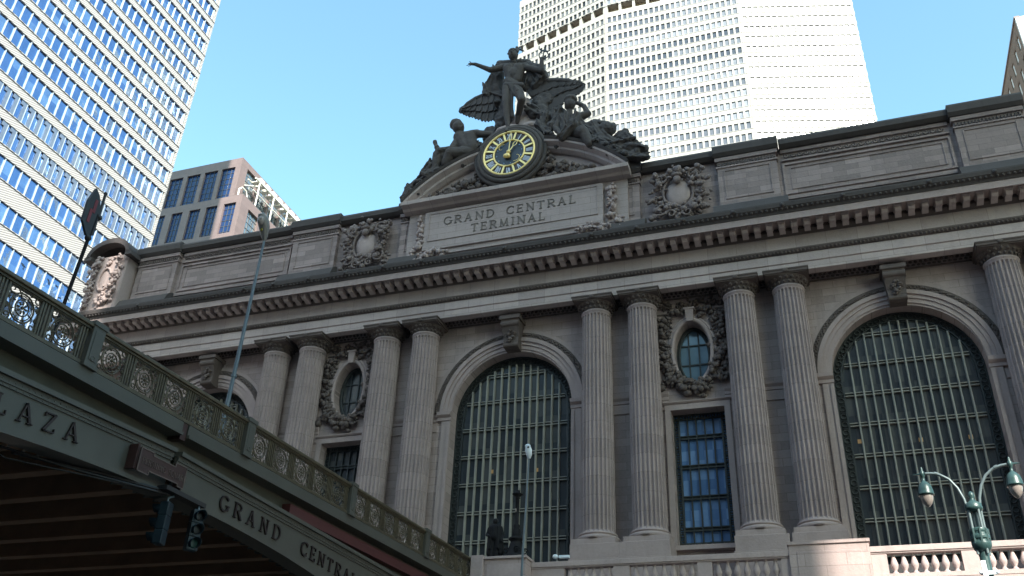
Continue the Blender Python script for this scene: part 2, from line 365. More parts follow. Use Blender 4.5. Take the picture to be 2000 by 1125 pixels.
FIG_CLOTH = [('c',(-0.67,-0.85,28.6),(0.39,-0.85,28.31),0.2,0.22),('c',(-0.39,-0.95,28.48),(0.02,-0.95,27.46),0.12,0.1),('c',(-0.22,-0.95,28.34),(-0.22,-0.7,26.34),0.12,0.08),('c',(-0.01,-0.95,28.23),(0.26,-1.1,27.67),0.12,0.14),('c',(-0.42,-0.8,27.91),(-0.25,-0.6,26.04),0.14,0.16)]
FIG_CLOAK = [('c',(-1.44,-0.2,31.25),(0.5,-0.2,30.81),0.3,0.3),('c',(-1.55,-0.1,31.05),(-2.24,0.1,29.81),0.3,0.35),('c',(-2.24,0.1,29.81),(-2.46,0.1,29.34),0.35,0.28),('c',(-2.49,0.1,29.88),(-2.45,0,29.04),0.2,0.15),('c',(-1.68,0.1,30.62),(-1.66,0.2,29.33),0.45,0.45),('c',(-2.08,0.2,29.33),(-1.38,0.2,28.73),0.3,0.4),('c',(0.59,-0.2,30.57),(1.49,-0.4,29.92),0.3,0.25),('c',(1.49,-0.4,29.92),(1.68,-0.3,29.34),0.25,0.2),('c',(1.68,-0.3,29.34),(1.31,0,29.09),0.2,0.22),('c',(1.3,0,29.19),(0.38,0.1,29.01),0.25,0.3),('c',(0.82,-0.1,30.18),(0.81,0,29.22),0.42,0.4),('c',(0.31,0,29.67),(0.38,0.1,28.91),0.4,0.3),('s',(1.27,-0.2,29.75),(0.45,0.3,0.5)),('c',(0.51,-0.4,30.09),(1.16,-0.3,28.96),0.1,0.06),('c',(1.03,-0.5,30.01),(1.52,-0.4,28.98),0.1,0.06)]
FIG_CAD = [('c',(1.75,-0.9,30.01),(1.94,-0.9,31.33),0.05,0.04),('s',(1.97,-0.9,31.3),(0.08,0.08,0.08)),('c',(1.53,-0.9,31.4),(1.52,-0.9,31.18),0.04,0.04),('c',(1.52,-0.9,31.18),(1.67,-0.9,31.0),0.04,0.04),('c',(1.67,-0.9,31.0),(1.87,-0.9,30.92),0.04,0.04),('c',(1.87,-0.9,30.92),(2.08,-0.9,30.71),0.04,0.04),('c',(2.08,-0.9,30.71),(2.2,-0.9,30.41),0.04,0.04),('c',(2.2,-0.9,30.41),(2.09,-0.9,30.23),0.04,0.04),('c',(2.09,-0.9,30.23),(1.89,-0.9,30.2),0.04,0.04),('c',(2.27,-0.9,31.02),(2.28,-0.9,30.83),0.04,0.04),('c',(2.28,-0.9,30.83),(2.16,-0.9,30.76),0.04,0.04),('c',(2.16,-0.9,30.76),(1.91,-0.9,30.91),0.04,0.04),('c',(1.91,-0.9,30.91),(1.67,-0.9,30.88),0.04,0.04),('c',(1.67,-0.9,30.88),(1.53,-0.9,30.7),0.04,0.04),('c',(1.53,-0.9,30.7),(1.56,-0.9,30.43),0.04,0.04),('c',(1.56,-0.9,30.43),(1.76,-0.9,30.22),0.04,0.04)]
FIG_PILLAR = [(-0.32,0.3,28.23),(0.67,0.3,27.98),(1.23,0.3,25.25),(-0.54,0.3,25.67)]
FIG_WINGS = {'lroot':[(-1.38,0.2,28.89),(-1.98,0.2,29.04),(-2.57,0.2,29.04),(-3.15,0.2,28.88),(-3.72,0.2,28.55),(-4.17,0.2,28.2)],'ltip':[(-1.29,0.2,26.97),(-1.74,0.2,26.78),(-2.06,0.2,26.76),(-2.44,0.2,26.8),(-2.87,0.2,27.08),(-3.26,0.2,27.36),(-3.66,0.2,27.56),(-4.01,0.2,27.85),(-4.35,0.2,28.09)],'rroot':[(0.35,0.2,29.0),(1.0,0.2,29.14),(1.65,0.2,29.16),(2.46,0.2,28.98),(3.26,0.2,28.72),(3.89,0.2,28.42)],'rtip':[(1.94,0.2,26.56),(2.33,0.2,26.66),(2.72,0.2,26.86),(3.04,0.2,27.08),(3.35,0.2,27.3),(3.58,0.2,27.49),(3.86,0.2,27.52),(4.13,0.2,27.7),(4.21,0.2,27.88),(4.33,0.2,28.12)]}
FIG_HERE = [('s',(-3.88,-0.7,25.96),(0.36,0.38,0.42)),('s',(-4.12,-0.6,26.34),(0.4,0.36,0.36)),('c',(-3.67,-0.6,25.36),(-3.61,-0.5,25.18),0.2,0.22),('c',(-3.81,-0.5,25.23),(-3.21,-0.5,24.15),0.4,0.42),('c',(-3.14,-0.5,25.07),(-2.94,-0.5,24.09),0.42,0.42),('c',(-3.68,-0.5,25.28),(-2.67,-0.4,25.36),0.3,0.28),('c',(-2.67,-0.4,25.36),(-1.65,-0.3,25.12),0.24,0.2),('c',(-1.65,-0.3,25.12),(-1.22,-0.3,24.47),0.2,0.18),('c',(-3.92,-0.5,24.94),(-4.14,-0.8,24.13),0.28,0.22),('c',(-4.14,-0.8,24.13),(-4.86,-1.1,23.98),0.2,0.17),('s',(-5.08,-1.1,24.26),(0.17,0.17,0.17)),('c',(-4.97,-1.1,23.77),(-5.26,-1.1,24.77),0.09,0.13),('c',(-3.05,-0.5,23.8),(-4.15,-1.0,23.66),0.42,0.33),('c',(-3.34,-0.4,23.64),(-5.08,-0.7,23.8),0.42,0.36),('c',(-5.04,-0.8,23.87),(-5.25,-0.7,22.76),0.35,0.26),('c',(-4.15,-1.0,23.66),(-4.45,-0.8,23.12),0.3,0.3),('c',(-5.25,-0.7,22.76),(-5.72,-0.9,22.33),0.25,0.2),('c',(-5.72,-0.9,22.33),(-6.02,-1.0,22.47),0.2,0.12)]
FIG_HEREDRAP = [('c',(-5.21,-0.6,23.28),(-6.12,-0.5,22.64),0.4,0.3),('c',(-6.1,-0.5,22.48),(-6.84,-0.5,21.88),0.3,0.28),('c',(-6.84,-0.5,21.88),(-7.34,-0.5,20.93),0.28,0.22),('s',(-7.18,-0.6,21.13),(0.28,0.28,0.28)),('s',(-5.83,-0.6,22.8),(0.35,0.35,0.35)),('c',(-4.24,-0.4,23.38),(-5.4,-0.4,23.02),0.4,0.4),('c',(-2.88,-0.3,23.92),(-2.56,-0.2,24.55),0.4,0.25),('c',(-4.9,-0.9,22.68),(-6.32,-0.8,22.0),0.12,0.1)]
FIG_MINE = [('s',(3.57,-0.6,26.1),(0.34,0.36,0.42)),('s',(3.63,-0.6,26.48),(0.42,0.38,0.26)),('c',(3.54,-0.5,25.65),(3.54,-0.5,25.33),0.18,0.2),('c',(3.24,-0.5,25.1),(3.37,-0.5,24.15),0.38,0.4),('c',(4.04,-0.5,24.98),(3.86,-0.5,24.03),0.36,0.4),('c',(4.22,-0.5,25.01),(4.71,-0.5,25.12),0.26,0.2),('c',(4.71,-0.5,25.12),(4.46,-0.5,25.8),0.19,0.14),('c',(4.46,-0.5,25.8),(4.03,-0.5,26.18),0.14,0.12),('c',(2.99,-0.5,25.24),(2.69,-0.7,24.3),0.25,0.2),('c',(2.69,-0.7,24.3),(3.16,-1.0,23.41),0.19,0.15),('c',(3.52,-0.6,23.57),(3.93,-1.2,23.89),0.42,0.34),('c',(3.93,-1.2,23.89),(3.25,-1.1,23.09),0.32,0.24),('c',(3.86,-0.5,23.58),(4.5,-1.1,23.24),0.42,0.34),('c',(4.5,-1.1,23.38),(4.95,-1.0,22.33),0.32,0.26)]
FIG_MINEDRAP = [('c',(3.92,-0.3,24.79),(5.36,-0.3,23.23),0.35,0.42),('c',(4.89,-0.3,24.25),(5.74,-0.4,22.62),0.4,0.4),('c',(5.3,-0.5,23.53),(5.04,-0.9,22.09),0.1,0.1),('c',(5.54,-0.5,23.48),(5.5,-0.9,21.84),0.1,0.1),('c',(5.77,-0.5,22.98),(5.97,-0.9,21.74),0.1,0.1),('s',(5.85,-0.3,23.79),(0.62,0.5,0.5)),('c',(5.36,-0.3,23.23),(6.75,-0.3,22.03),0.45,0.4),('c',(6.77,-0.3,22.9),(7.56,-0.3,22.13),0.35,0.3),('c',(6.45,-0.4,22.9),(7.04,-0.4,23.27),0.15,0.2),('c',(7.04,-0.4,23.2),(7.7,-0.4,22.16),0.12,0.12),('c',(6.77,-0.4,21.94),(7.91,-0.4,21.68),0.4,0.3),('c',(6.99,-0.4,21.32),(8.25,-0.5,20.96),0.35,0.22),('s',(8.14,-0.4,21.63),(0.25,0.25,0.25)),('s',(7.59,-0.5,21.39),(0.3,0.3,0.3)),('c',(6.02,-0.6,22.25),(7.15,-0.6,21.27),0.2,0.2),('c',(4.84,-0.6,22.96),(6.58,-0.6,21.54),0.3,0.3),('c',(5.14,-0.3,24.49),(6.09,-0.3,24.11),0.2,0.15),('c',(6.18,-0.8,22.2),(7.55,-0.7,22.4),0.12,0.1)]
FIG_CHILD = [('s',(2.8,-0.3,26.0),(0.32,0.32,0.32)),('c',(2.8,-0.3,25.69),(2.68,-0.3,24.94),0.28,0.35),('s',(1.92,-0.3,25.75),(0.3,0.3,0.3)),('c',(1.92,-0.3,25.75),(1.69,-0.3,24.87),0.3,0.35),('s',(2.38,-0.5,24.69),(0.35,0.35,0.35)),('c',(1.43,-0.3,25.24),(2.26,-0.5,24.11),0.3,0.25),('s',(1.05,0,26.38),(0.4,0.4,0.4)),('c',(0.78,0,26.76),(1.56,0,26.25),0.4,0.3)]

# ------------------------------------------------------------------ ground
mb = MB(); mb.add([(-900, -900, GZ), (900, -900, GZ), (900, 900, GZ), (-900, 900, GZ)], [(0, 1, 2, 3)]); tag(mb.build('ground', M['asphalt']), kind='structure')
mb = MB(); mb.box(-60, 70, -9, -3.2, GZ, GZ+.14); tag(mb.build('pavement', M['pave']), kind='structure')
mb = MB(); mb.box(-12, 70, -48, -38, GZ, GZ+.14); tag(mb.build('pavement', M['pave']), kind='structure')

# ------------------------------------------------------------------ the railway terminal
T = empty('railway_terminal', (0, 0, GZ))
tag(T, 'dark limestone railway terminal with fluted columns, tall arched windows and a carved inscription', 'station')
XL, XR = -31.3, 31.3
COLX = [-24.9, -14.9, -12.47, -7.52, -5.07, 5.0, 7.5, 12.58, 15.06, 24.9, 27.4]
ARCHX = [-19.8, 0.05, 20.0]
YW = .6; SPR = 6.45; RA = 3.42; WINX = [-9.95, 9.99]; RZ = 5.42
def arch_loop(cx, r, z0, n=32):
    return [(cx-r, z0)]+[(cx-r, SPR)]+[(cx+r*math.cos(math.pi-math.pi*i/n), SPR+r*math.sin(math.pi*i/n)) for i in range(1, n)]+[(cx+r, SPR), (cx+r, z0)]
def rect_loop(cx, hw, z0, z1): return [(cx-hw, z0), (cx-hw, z1), (cx+hw, z1), (cx+hw, z0)]
def oval_loop(cx, cz, rx, rz, n=28): return [(cx+rx*math.cos(2*math.pi*i/n), cz+rz*math.sin(2*math.pi*i/n)) for i in range(n)]
holes = [arch_loop(cx, RA, -2.6) for cx in ARCHX]+[rect_loop(cx, 1.33, -1.4, RZ) for cx in WINX]+[oval_loop(cx-.05, 8.63, .92, 1.72) for cx in WINX]
def holed_wall(outer, holes, y, depth):
    bm = bmesh.new(); ed = []
    for lp in [outer]+holes:
        vs = [bm.verts.new((p[0], y, p[1])) for p in lp]
        for i in range(len(vs)): ed.append(bm.edges.new((vs[i], vs[(i+1) % len(vs)])))
    bmesh.ops.triangle_fill(bm, use_beauty=True, edges=ed)
    mb = MB(); idx = {v: i for i, v in enumerate(bm.verts)}
    mb.add([v.co[:] for v in bm.verts], [[idx[v] for v in f.verts] for f in bm.faces]); bm.free()
    for lp in holes:
        n = len(lp); vs = [(p[0], y, p[1]) for p in lp]+[(p[0], y+depth, p[1]) for p in lp]
        mb.add(vs, [[i, (i+1) % n, n+(i+1) % n, n+i] for i in range(n)])
    return mb
wl_ = holed_wall([(XL+2, GZ), (XL+2, 12.6), (XR, 12.6), (XR, GZ)], holes, YW, .9)
P(wl_, 'wall', M['wall'], T)
mb = MB(); mb.box(XL+2, XR, 2.2, 40, GZ, 19.0); P(mb, 'building_core', M['attic'], T)
mb = MB(); mb.box(XL+2.2, XR, .8, 39, 19.2, 20.9); P(mb, 'roof', M['roofmat'], T)
# entablature
mb = MB(); mb.prism([(-.7, 11.87), (-.7, 12.32), (-.76, 12.34), (-.76, 12.84), (-.2, 12.84), (-.2, 11.87)], 'x', XL+.7, XR)
mb.box(XL+1, XR, -.2, .62, 12.55, 12.86); P(mb, 'architrave', M['frieze'], T)
mb = MB(); mb.prism([(-.80, 12.86), (-.92, 13.02), (-.92, 13.1), (-.2, 13.1), (-.2, 12.86)], 'x', XL+.6, XR)
x = XL+.7
while x < XR: mb.blob((x, -.87, 12.93), (.065, .07, .085), 1); x += .19
P(mb, 'carved_moulding', M['carved'], T)
mb = MB(); mb.box(XL+.7, XR, -.68, .6, 13.1, 14.05); P(mb, 'frieze', M['frieze'], T)
mb = MB(); mb.prism([(-.7, 13.98), (-.95, 14.12), (-.95, 14.34), (-.2, 14.34), (-.2, 13.98)], 'x', XL+.5, XR)
x = XL+.6
while x < XR: mb.box(x, x+.09, -1.0, -.95, 14.13, 14.22); x += .16
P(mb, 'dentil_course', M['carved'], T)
mb = MB(); x = XL+.45; k = 0
while x < XR:
    mb.prism([(-1.62, 14.33), (-1.62, 14.12), (-1.5, 14.02), (-1.25, 14.04), (-1.0, 13.96), (-.9, 14.0), (-.9, 14.33)], 'x', x, x+.3)
    mb.box(x-.04, x+.34, -1.66, -.9, 14.26, 14.325); x += .62
P(mb, 'modillions', M['frieze'], T)
mb = MB(); mb.prism([(-1.86, 14.34), (-1.9, 14.2), (-1.94, 14.2), (-1.94, 14.58), (-.2, 14.58), (-.2, 14.345)], 'x', XL+.2, XR); P(mb, 'corona', M['stone'], T)
mb = MB(); mb.prism([(-1.97, 14.585), (-2.02, 14.72), (-2.2, 14.86), (-2.24, 15.04), (-2.24, 15.12), (-.1, 15.35), (-.1, 14.585)], 'x', XL, XR)
x = XL+.1
while x < XR: mb.blob((x, -2.12, 14.80), (.085, .06, .12), 1); x += .25
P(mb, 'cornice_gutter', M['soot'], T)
for a in COLX+[-17, -10, 0, 10, 18, 22]:       # lions' masks along the gutter
    mb = MB(); mb.blob((a+.3, -2.22, 14.95), (.14, .1, .15), 1); mb.blob((a+.3, -2.3, 14.9), (.06, .06, .05), 1); P(mb, 'lion_mask', M['soot'], T)
# attic storey
YA = .35
mb = MB(); mb.box(XL+2.2, XR, YA, 2.2, 15.05, 20.35); P(mb, 'attic_wall', M['attic'], T)
def pier(x0, x1, y):
    mb = MB(); mb.box(x0, x1, y, YA+.1, 15.1, 20.3)
    mb.box(x0-.06, x1+.06, y-.07, YA, 19.62, 19.72); mb.box(x0-.1, x1+.1, y-.14, YA, 20.05, 20.3)
    t = .34                                   # raised panel frame
    if x1-x0 > 1.2:
        a, b, c, d = x0+t, x1-t, 17.45, 19.45
        for q in ((a, b, c, c+.07), (a, b, d-.07, d), (a, a+.07, c+.07, d-.07), (b-.07, b, c+.07, d-.07)): mb.box(q[0], q[1], y-.05, y+.01, q[2], q[3])
    P(mb, 'attic_pier', M['attic'], T)
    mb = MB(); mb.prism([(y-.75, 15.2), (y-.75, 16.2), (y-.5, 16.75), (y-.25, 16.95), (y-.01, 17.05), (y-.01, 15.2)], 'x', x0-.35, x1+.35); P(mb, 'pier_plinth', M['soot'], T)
    mb = MB(); n = int((x1-x0)/.17)
    for i in range(n): mb.box(x0+.05+i*.17, x0+.14+i*.17, y-.09, y-.01, 19.76, 19.98)
    P(mb, 'pier_fret', M['carved'], T)
    mb = MB(); mb.prism([(y-.2, 20.32), (y-.36, 20.5), (y-.38, 20.9), (y-.3, 21.05), (1.2, 21.15), (1.2, 20.32)], 'x', x0-.18, x1+.18); P(mb, 'parapet_cap', M['soot'], T)
for s in (-1, 1):
    for a, b, y in ((6.35, 7.6, .12), (12.1, 15.35, .05), (24.45, 27.7, .05)):
        x0, x1 = (a, b) if s > 0 else (-b, -a)
        pier(x0, x1, y)
    # long sunk panel with a running scroll above
    a, b = (15.6, 24.2) if s > 0 else (-24.2, -15.6)
    mb = MB(); y = YA
    for q in ((a, b, 17.3, 17.42), (a, b, 19.28, 19.4), (a, a+.12, 17.42, 19.28), (b-.12, b, 17.42, 19.28)): mb.box(q[0], q[1], y-.09, y+.01, q[2], q[3])
    for q in ((a+.4, b-.4, 17.62, 17.68), (a+.4, b-.4, 19.04, 19.1), (a+.4, a+.46, 17.68, 19.04), (b-.46, b-.4, 17.68, 19.04)): mb.box(q[0], q[1], y-.05, y+.01, q[2], q[3])
    mb.box(a, b, y-.25, y+.01, 16.85, 17.05); mb.box(a, b, y-.14, y+.01, 19.55, 19.66); mb.box(a, b, y-.14, y+.01, 20.1, 20.32)
    P(mb, 'attic_panel', M['attic'], T)
    mb = MB(); x = a+.15
    while x < b-.2:
        mb.curl((x+.12, y-.1, 19.88), .17, .045, 1.1, -s, seg=9); x += .36
    P(mb, 'running_scroll', M['carved'], T)
    for u, v in (((7.8, 11.95) if s > 0 else (-11.95, -7.8)), ((15.55, 24.25) if s > 0 else (-24.25, -15.55))):
        mb = MB(); mb.prism([(.1, 20.34), (-.12, 20.5), (-.15, 20.78), (-.05, 20.95), (1.2, 21.0), (1.2, 20.34)], 'x', u, v); P(mb, 'parapet_cap', M['soot'], T)
        mb = MB(); mb.prism([(YA-.5, 15.2), (YA-.5, 16.1), (YA-.3, 16.5), (YA-.02, 16.6), (YA-.02, 15.2)], 'x', u+.2, v-.2); P(mb, 'pier_plinth', M['soot'], T)
    # carved cartouche between the piers
    cx = 9.85*s; pts = []
    c = MB()
    c.blob((cx, -.0, 18.35), (.75, .22, 1.0), 2)
    P(c, 'cartouche_shield', M['stone'], T)
    c = MB(); rd = random.Random(11+s)
    for i in range(26):
        a = 2*math.pi*i/26; pts.append((cx+1.25*math.cos(a)*rd.uniform(.85, 1.15), -.02, 18.35+1.3*math.sin(a)*rd.uniform(.85, 1.1)))
    leaves(c, pts, 9, .17, .14, .16, 5+s)
    leaves(c, [(cx-1.35, 0, 17.0), (cx+1.35, 0, 17.0), (cx-1.3, 0, 19.6), (cx+1.3, 0, 19.6), (cx, -.1, 16.95), (cx, -.15, 19.75), (cx+.5*s, 0, 16.8)], 11, .22, .17, .15, 9+s)
    for dx, dz, r_, f in ((-1.0, -1.1, .42, 1), (1.0, -1.1, .42, -1), (-.95, 1.0, .4, -1), (.95, 1.0, .4, 1), (.45, -1.5, .3, 1), (-.45, -1.5, .3, -1)):
        c.curl((cx+dx, -.26, 18.35+dz), r_, .075, 1.2, f, a0=rd.uniform(0, 6), seg=14)
    c.ring((cx, -.14, 18.35), .86, .09, rz=1.12, seg=26)
    c.blob((cx, -.35, 19.1), (.24, .2, .3), 2); c.blob((cx, -.4, 19.4), (.34, .2, .14), 2)
    P(c, 'cartouche_carving', M['carving'], T)
# corner block with a curved top, left end
mb = MB()
mb.box(-31.0, -28.05, -.75, 2.2, 15.1, 20.4); P(mb, 'corner_block', M['stone'], T)
mb = MB()
pts = [(-31.5+3.7*(1-math.cos(math.pi*i/14))/2, 20.35+1.35*math.sin(math.pi*i/14)) for i in range(15)]
inn = [(-31.2+3.1*(1-math.cos(math.pi*i/14))/2, 20.3+1.0*math.sin(math.pi*i/14)) for i in range(15)]
for i in range(14):
    mb.add([(pts[i][0], -1.15, pts[i][1]), (pts[i+1][0], -1.15, pts[i+1][1]), (inn[i+1][0], -1.15, inn[i+1][1]), (inn[i][0], -1.15, inn[i][1]),
            (pts[i][0], 2.2, pts[i][1]), (pts[i+1][0], 2.2, pts[i+1][1]), (inn[i+1][0], -.5, inn[i+1][1]), (inn[i][0], -.5, inn[i][1])], [(0, 1, 2, 3), (0, 4, 5, 1), (3, 2, 6, 7)])
mb.box(-31.6, -31.0, -1.15, 2.2, 20.1, 20.4); mb.box(-28.1, -27.6, -1.15, 2.2, 20.1, 20.4)
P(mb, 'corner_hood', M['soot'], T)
mb = MB(); leaves(mb, [(-30.6+.12*math.sin(i), -.8, 16.6+i*.4) for i in range(10)], 7, .13, .14, .12, 4)
leaves(mb, [(-28.6, -.8, 16.8+i*.4) for i in range(9)], 7, .15, .14, .12, 6); leaves(mb, [(-29.5, -.8, 17.2), (-29.6, -.8, 19.9), (-29.2, -.8, 16.7)], 10, .25, .16, .12, 8)
mb.ring((-29.6, -.8, 18.5), .5, .1, rz=.9)
P(mb, 'corner_carving', M['stone'], T)
# the inscription block under the clock
mb = MB(); mb.box(-6.95, 6.95, -.1, 2.0, 15.1, 19.95); mb.box(-6.3, 6.3, -.25, -.1, 15.3, 16.95); mb.box(-6.1, 6.1, -.42, -.25, 16.5, 16.62)
P(mb, 'inscription_block', M['panel'], T)
mb = MB(); mb.box(-5.75, 5.55, -.38, -.1, 16.95, 19.75)
P(mb, 'inscription_slab', M['panel'], T)
mb = MB(); a, b, c, d = -5.45, 5.25, 17.55, 19.6
for q in ((a, b, c, c+.06), (a, b, d-.06, d), (a, a+.06, c+.06, d-.06), (b-.06, b, c+.06, d-.06)): mb.box(q[0], q[1], -.43, -.38, q[2], q[3])
P(mb, 'inscription_frame', M['panel'], T)
mb = MB(); X_ = (1, 0, 0); Z_ = (0, 0, 1); N_ = (0, -1, 0)
text(mb, 'GRAND', (-4.45, -.385, 18.62), .56, .17, X_, Z_, N_, .035, 1.12)
text(mb, 'CENTRAL', (-.4, -.385, 18.62), .56, .155, X_, Z_, N_, .035, 1.12)
text(mb, 'TERMINAL', (-2.62, -.385, 17.78), .56, .135, X_, Z_, N_, .035, 1.12)
P(mb, 'inscription', M['letter'], T)
for s in (-1, 1):
    mb = MB(); leaves(mb, [(6.02*s, -.3, 19.3-.32*i) for i in range(7)], 8, .11, .14, .1, 20+s)
    mb.box(6.02*s-.25, 6.02*s+.25, -.25, -.1, 16.9, 19.5)
    leaves(mb, [(6.45*s, -.25, 17.1-.3*i) for i in range(4)], 7, .11, .13, .08, 22+s); P(mb, 'festoon', M['stone'], T)
    mb = MB(); leaves(mb, [((4.3+.35*i)*s, -.45, 16.5+.12*math.sin(i)) for i in range(5)], 10, .14, .14, .1, 24+s); P(mb, 'swag', M['stone'], T)
# broken segmental pediment
PC, PR = 13.98, 9.71
mb = MB(); mb.prism([(-.1, 19.96), (-.5, 20.0), (-.62, 20.12), (-1.0, 20.2), (-1.05, 20.42), (-.1, 20.5)], 'x', -7.25, 7.2); P(mb, 'pediment_cornice', M['frieze'], T)
def sweep_arc(mb, cx, cz, prof, a0, a1, n=20):
    # prof: list of (radius, y)
    vs = []; k = len(prof)
    for i in range(n+1):
        a = a0+(a1-a0)*i/n
        for r, y in prof: vs.append((cx+r*math.cos(a), y, cz+r*math.sin(a)))
    fs = [[i*k+j, i*k+(j+1) % k, (i+1)*k+(j+1) % k, (i+1)*k+j] for i in range(n) for j in range(k)]
    fs += [list(range(k)), [n*k+j for j in range(k)][::-1]]
    mb.add(vs, fs)
aE = math.acos(7.2/PR); aI = math.acos(2.1/PR)
for a0, a1 in ((aE, aI), (math.pi-aI, math.pi-aE)):
    mb = MB(); sweep_arc(mb, 0, PC, [(PR-.62, -.35), (PR-.5, -.6), (PR-.36, -.62), (PR-.22, -.98), (PR-.1, -1.02), (PR-.1, 1.6), (PR-.62, 1.6)], a0, a1); P(mb, 'pediment_arc', M['frieze'], T)
    mb = MB(); sweep_arc(mb, 0, PC, [(PR-.095, -1.05), (PR+.06, -1.15), (PR+.1, 1.6), (PR-.095, 1.6)], a0, a1); P(mb, 'pediment_capping', M['soot'], T)
mb = MB(); n = 24; pts = [(-7.0, 20.4)]+[(PR-.3)*math.cos(math.pi-aE-(math.pi-2*aE)*i/n) for i in range(0)]
poly = [(-6.9, 20.45)]+[((PR-.3)*math.cos(math.pi-aE-(math.pi-2*aE)*i/n), PC+(PR-.3)*math.sin(math.pi-aE-(math.pi-2*aE)*i/n)) for i in range(1, n)]+[(6.9, 20.45)]
mb.prism(poly, 'y', -.15, 1.6); P(mb, 'tympanum', M['stone'], T)
mb = MB(); pts = [(x/10, -.35, 20.75+.1*math.sin(x)) for x in range(-50, 51, 4)]+[(x/10*s, -.35, 20.95+(4.2-abs(x/10))*.38) for x in range(22, 46, 3) for s in (-1, 1)]+[(2.1*s, -.4, 20.9+i*.35) for i in range(6) for s in (-1, 1)]
leaves(mb, pts, 7, .16, .16, .16, 31)
for s in (-1, 1):
    mb.curl((3.1*s, -.5, 21.4), .4, .09, 1.3, s); mb.curl((4.4*s, -.5, 21.0), .3, .08, 1.3, -s); mb.curl((2.35*s, -.55, 22.0), .3, .08, 1.3, s)
P(mb, 'pediment_fruit_carving', M['carved'], T)

# columns: shaft, capital, base, sharing their meshes
def shaft_mb():
    mb = MB(); n = 24; q = [0, .10, .16, .34, .5, .66, .84, .90]; prof = [0, 0, -.055, -.105, -.12, -.105, -.055, 0]
    hs = [(-.86, .88), (-.7, .83), (2.5, .828), (5, .815), (7.5, .797), (9.5, .777), (10.85, .762), (10.95, .76)]
    vs = []
    for j, (z, r) in enumerate(hs):
        for i in range(n):
            for t, p in zip(q, prof):
                a = 2*math.pi*(i+t)/n; d = 0 if j in (0, len(hs)-1) else p
                vs.append(((r+d)*math.cos(a), (r+d)*math.sin(a), z))
    S = n*8; fs = [[j*S+i, j*S+(i+1) % S, (j+1)*S+(i+1) % S, (j+1)*S+i] for j in range(len(hs)-1) for i in range(S)]
    mb.add(vs, fs)
    mb.lathe(0, 0, [(.76, 10.93), (.76, 11.02), (.81, 11.06), (.81, 11.13), (.76, 11.17)], 32)
    return mb
def capital_mb():
    mb = MB(); mb.lathe(0, 0, [(.75, 11.14), (.77, 11.3), (.82, 11.42), (.98, 11.55), (1.02, 11.6), (.98, 11.65)], 32)
    mb.box(-1.08, 1.08, -1.08, 1.08, 11.66, 11.80); mb.box(-1.02, 1.02, -1.02, 1.02, 11.60, 11.66); mb.box(-1.12, 1.12, -1.12, 1.12, 11.80, 11.862)
    for i in range(20):
        a = 2*math.pi*i/20; mb.blob((.9*math.cos(a), .9*math.sin(a), 11.5), (.1, .1, .11), 1); mb.blob((.82*math.cos(a+.15), .82*math.sin(a+.15), 11.28), (.075, .075, .1), 1)
    for s in (-1, 1): mb.blob((0, s*1.1, 11.74), (.14, .06, .12), 2)
    return mb
def base_mb():
    mb = MB(); pr = [(1.02, -1.24)]+[(.98+.09*math.cos(R(a)), -1.13+.11*math.sin(R(a))) for a in range(-80, 90, 20)]+[(.92, -1.0), (.90, -.97)]+[(.90+.05*math.cos(R(a)), -.91+.05*math.sin(R(a))) for a in range(-80, 90, 40)]+[(.86, -.85)]
    mb.lathe(0, 0, pr, 40); mb.box(-1.06, 1.06, -1.06, 1.06, -1.5, -1.24)
    for s in (-1, 1): mb.blob((0, -1.08, -1.18), (.22, .06, .06), 2)
    return mb
col0 = None
for i, x in enumerate(COLX):
    if col0 is None:
        c = shaft_mb().build('column', M['column'], T); c.location = (x, 0, -GZ); col0 = c
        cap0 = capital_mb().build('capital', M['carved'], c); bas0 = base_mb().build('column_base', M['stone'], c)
    else:
        c = inst(col0, T, (x, 0, -GZ)); inst(cap0, c); inst(bas0, c)
for a, b in ((3.85, 8.65), (11.4, 16.3), (-8.6, -3.9), (-16.1, -11.35), (23.7, 28.6), (-28.0, -23.75)):
    mb = MB(); mb.box(a, b, -1.22, .6, GZ, -2.2); mb.box(a+.05, a+2.4, -1.17, .6, -2.2, -1.505); mb.box(b-2.4, b-.05, -1.17, .6, -2.2, -1.505); mb.box(a-.02, b+.02, -1.3, -1.22, -2.5, -2.3)
    P(mb, 'column_pedestal', M['stone'], T, bevel=.02)
# string courses on the wall
edges = [(-29, -24.2), (-15.6, -11.6), (-8.3, -4.15), (4.2, 8.6), (11.4, 15.9), (24.0, 31)]
for a, b in edges:
        mb = MB(); mb.prism([(YW, 6.0), (YW-.06, 6.05), (YW-.06, 6.2), (YW-.14, 6.34), (YW-.16, 6.44), (YW, 6.5)], 'x', a, b); mb.box(a, b, YW-.05, YW+.01, 5.5, 6.0)
        P(mb, 'string_course', M['stone'], T)
mb = MB(); mb.box(-29, 31, YW-.1, YW, 12.5, 12.549); mb.box(-29, 31, YW-.06, YW, 11.82, 11.9)
x = -29
while x < 30.5:
    mb.blob((x, YW-.03, 12.02+.0), (.1, .06, .07), 1); mb.blob((x+.12, YW-.03, 12.2), (.08, .07, .1), 1, Euler((0, x, 0)).to_matrix()); x += .24
P(mb, 'carved_band', M['carved'], T)

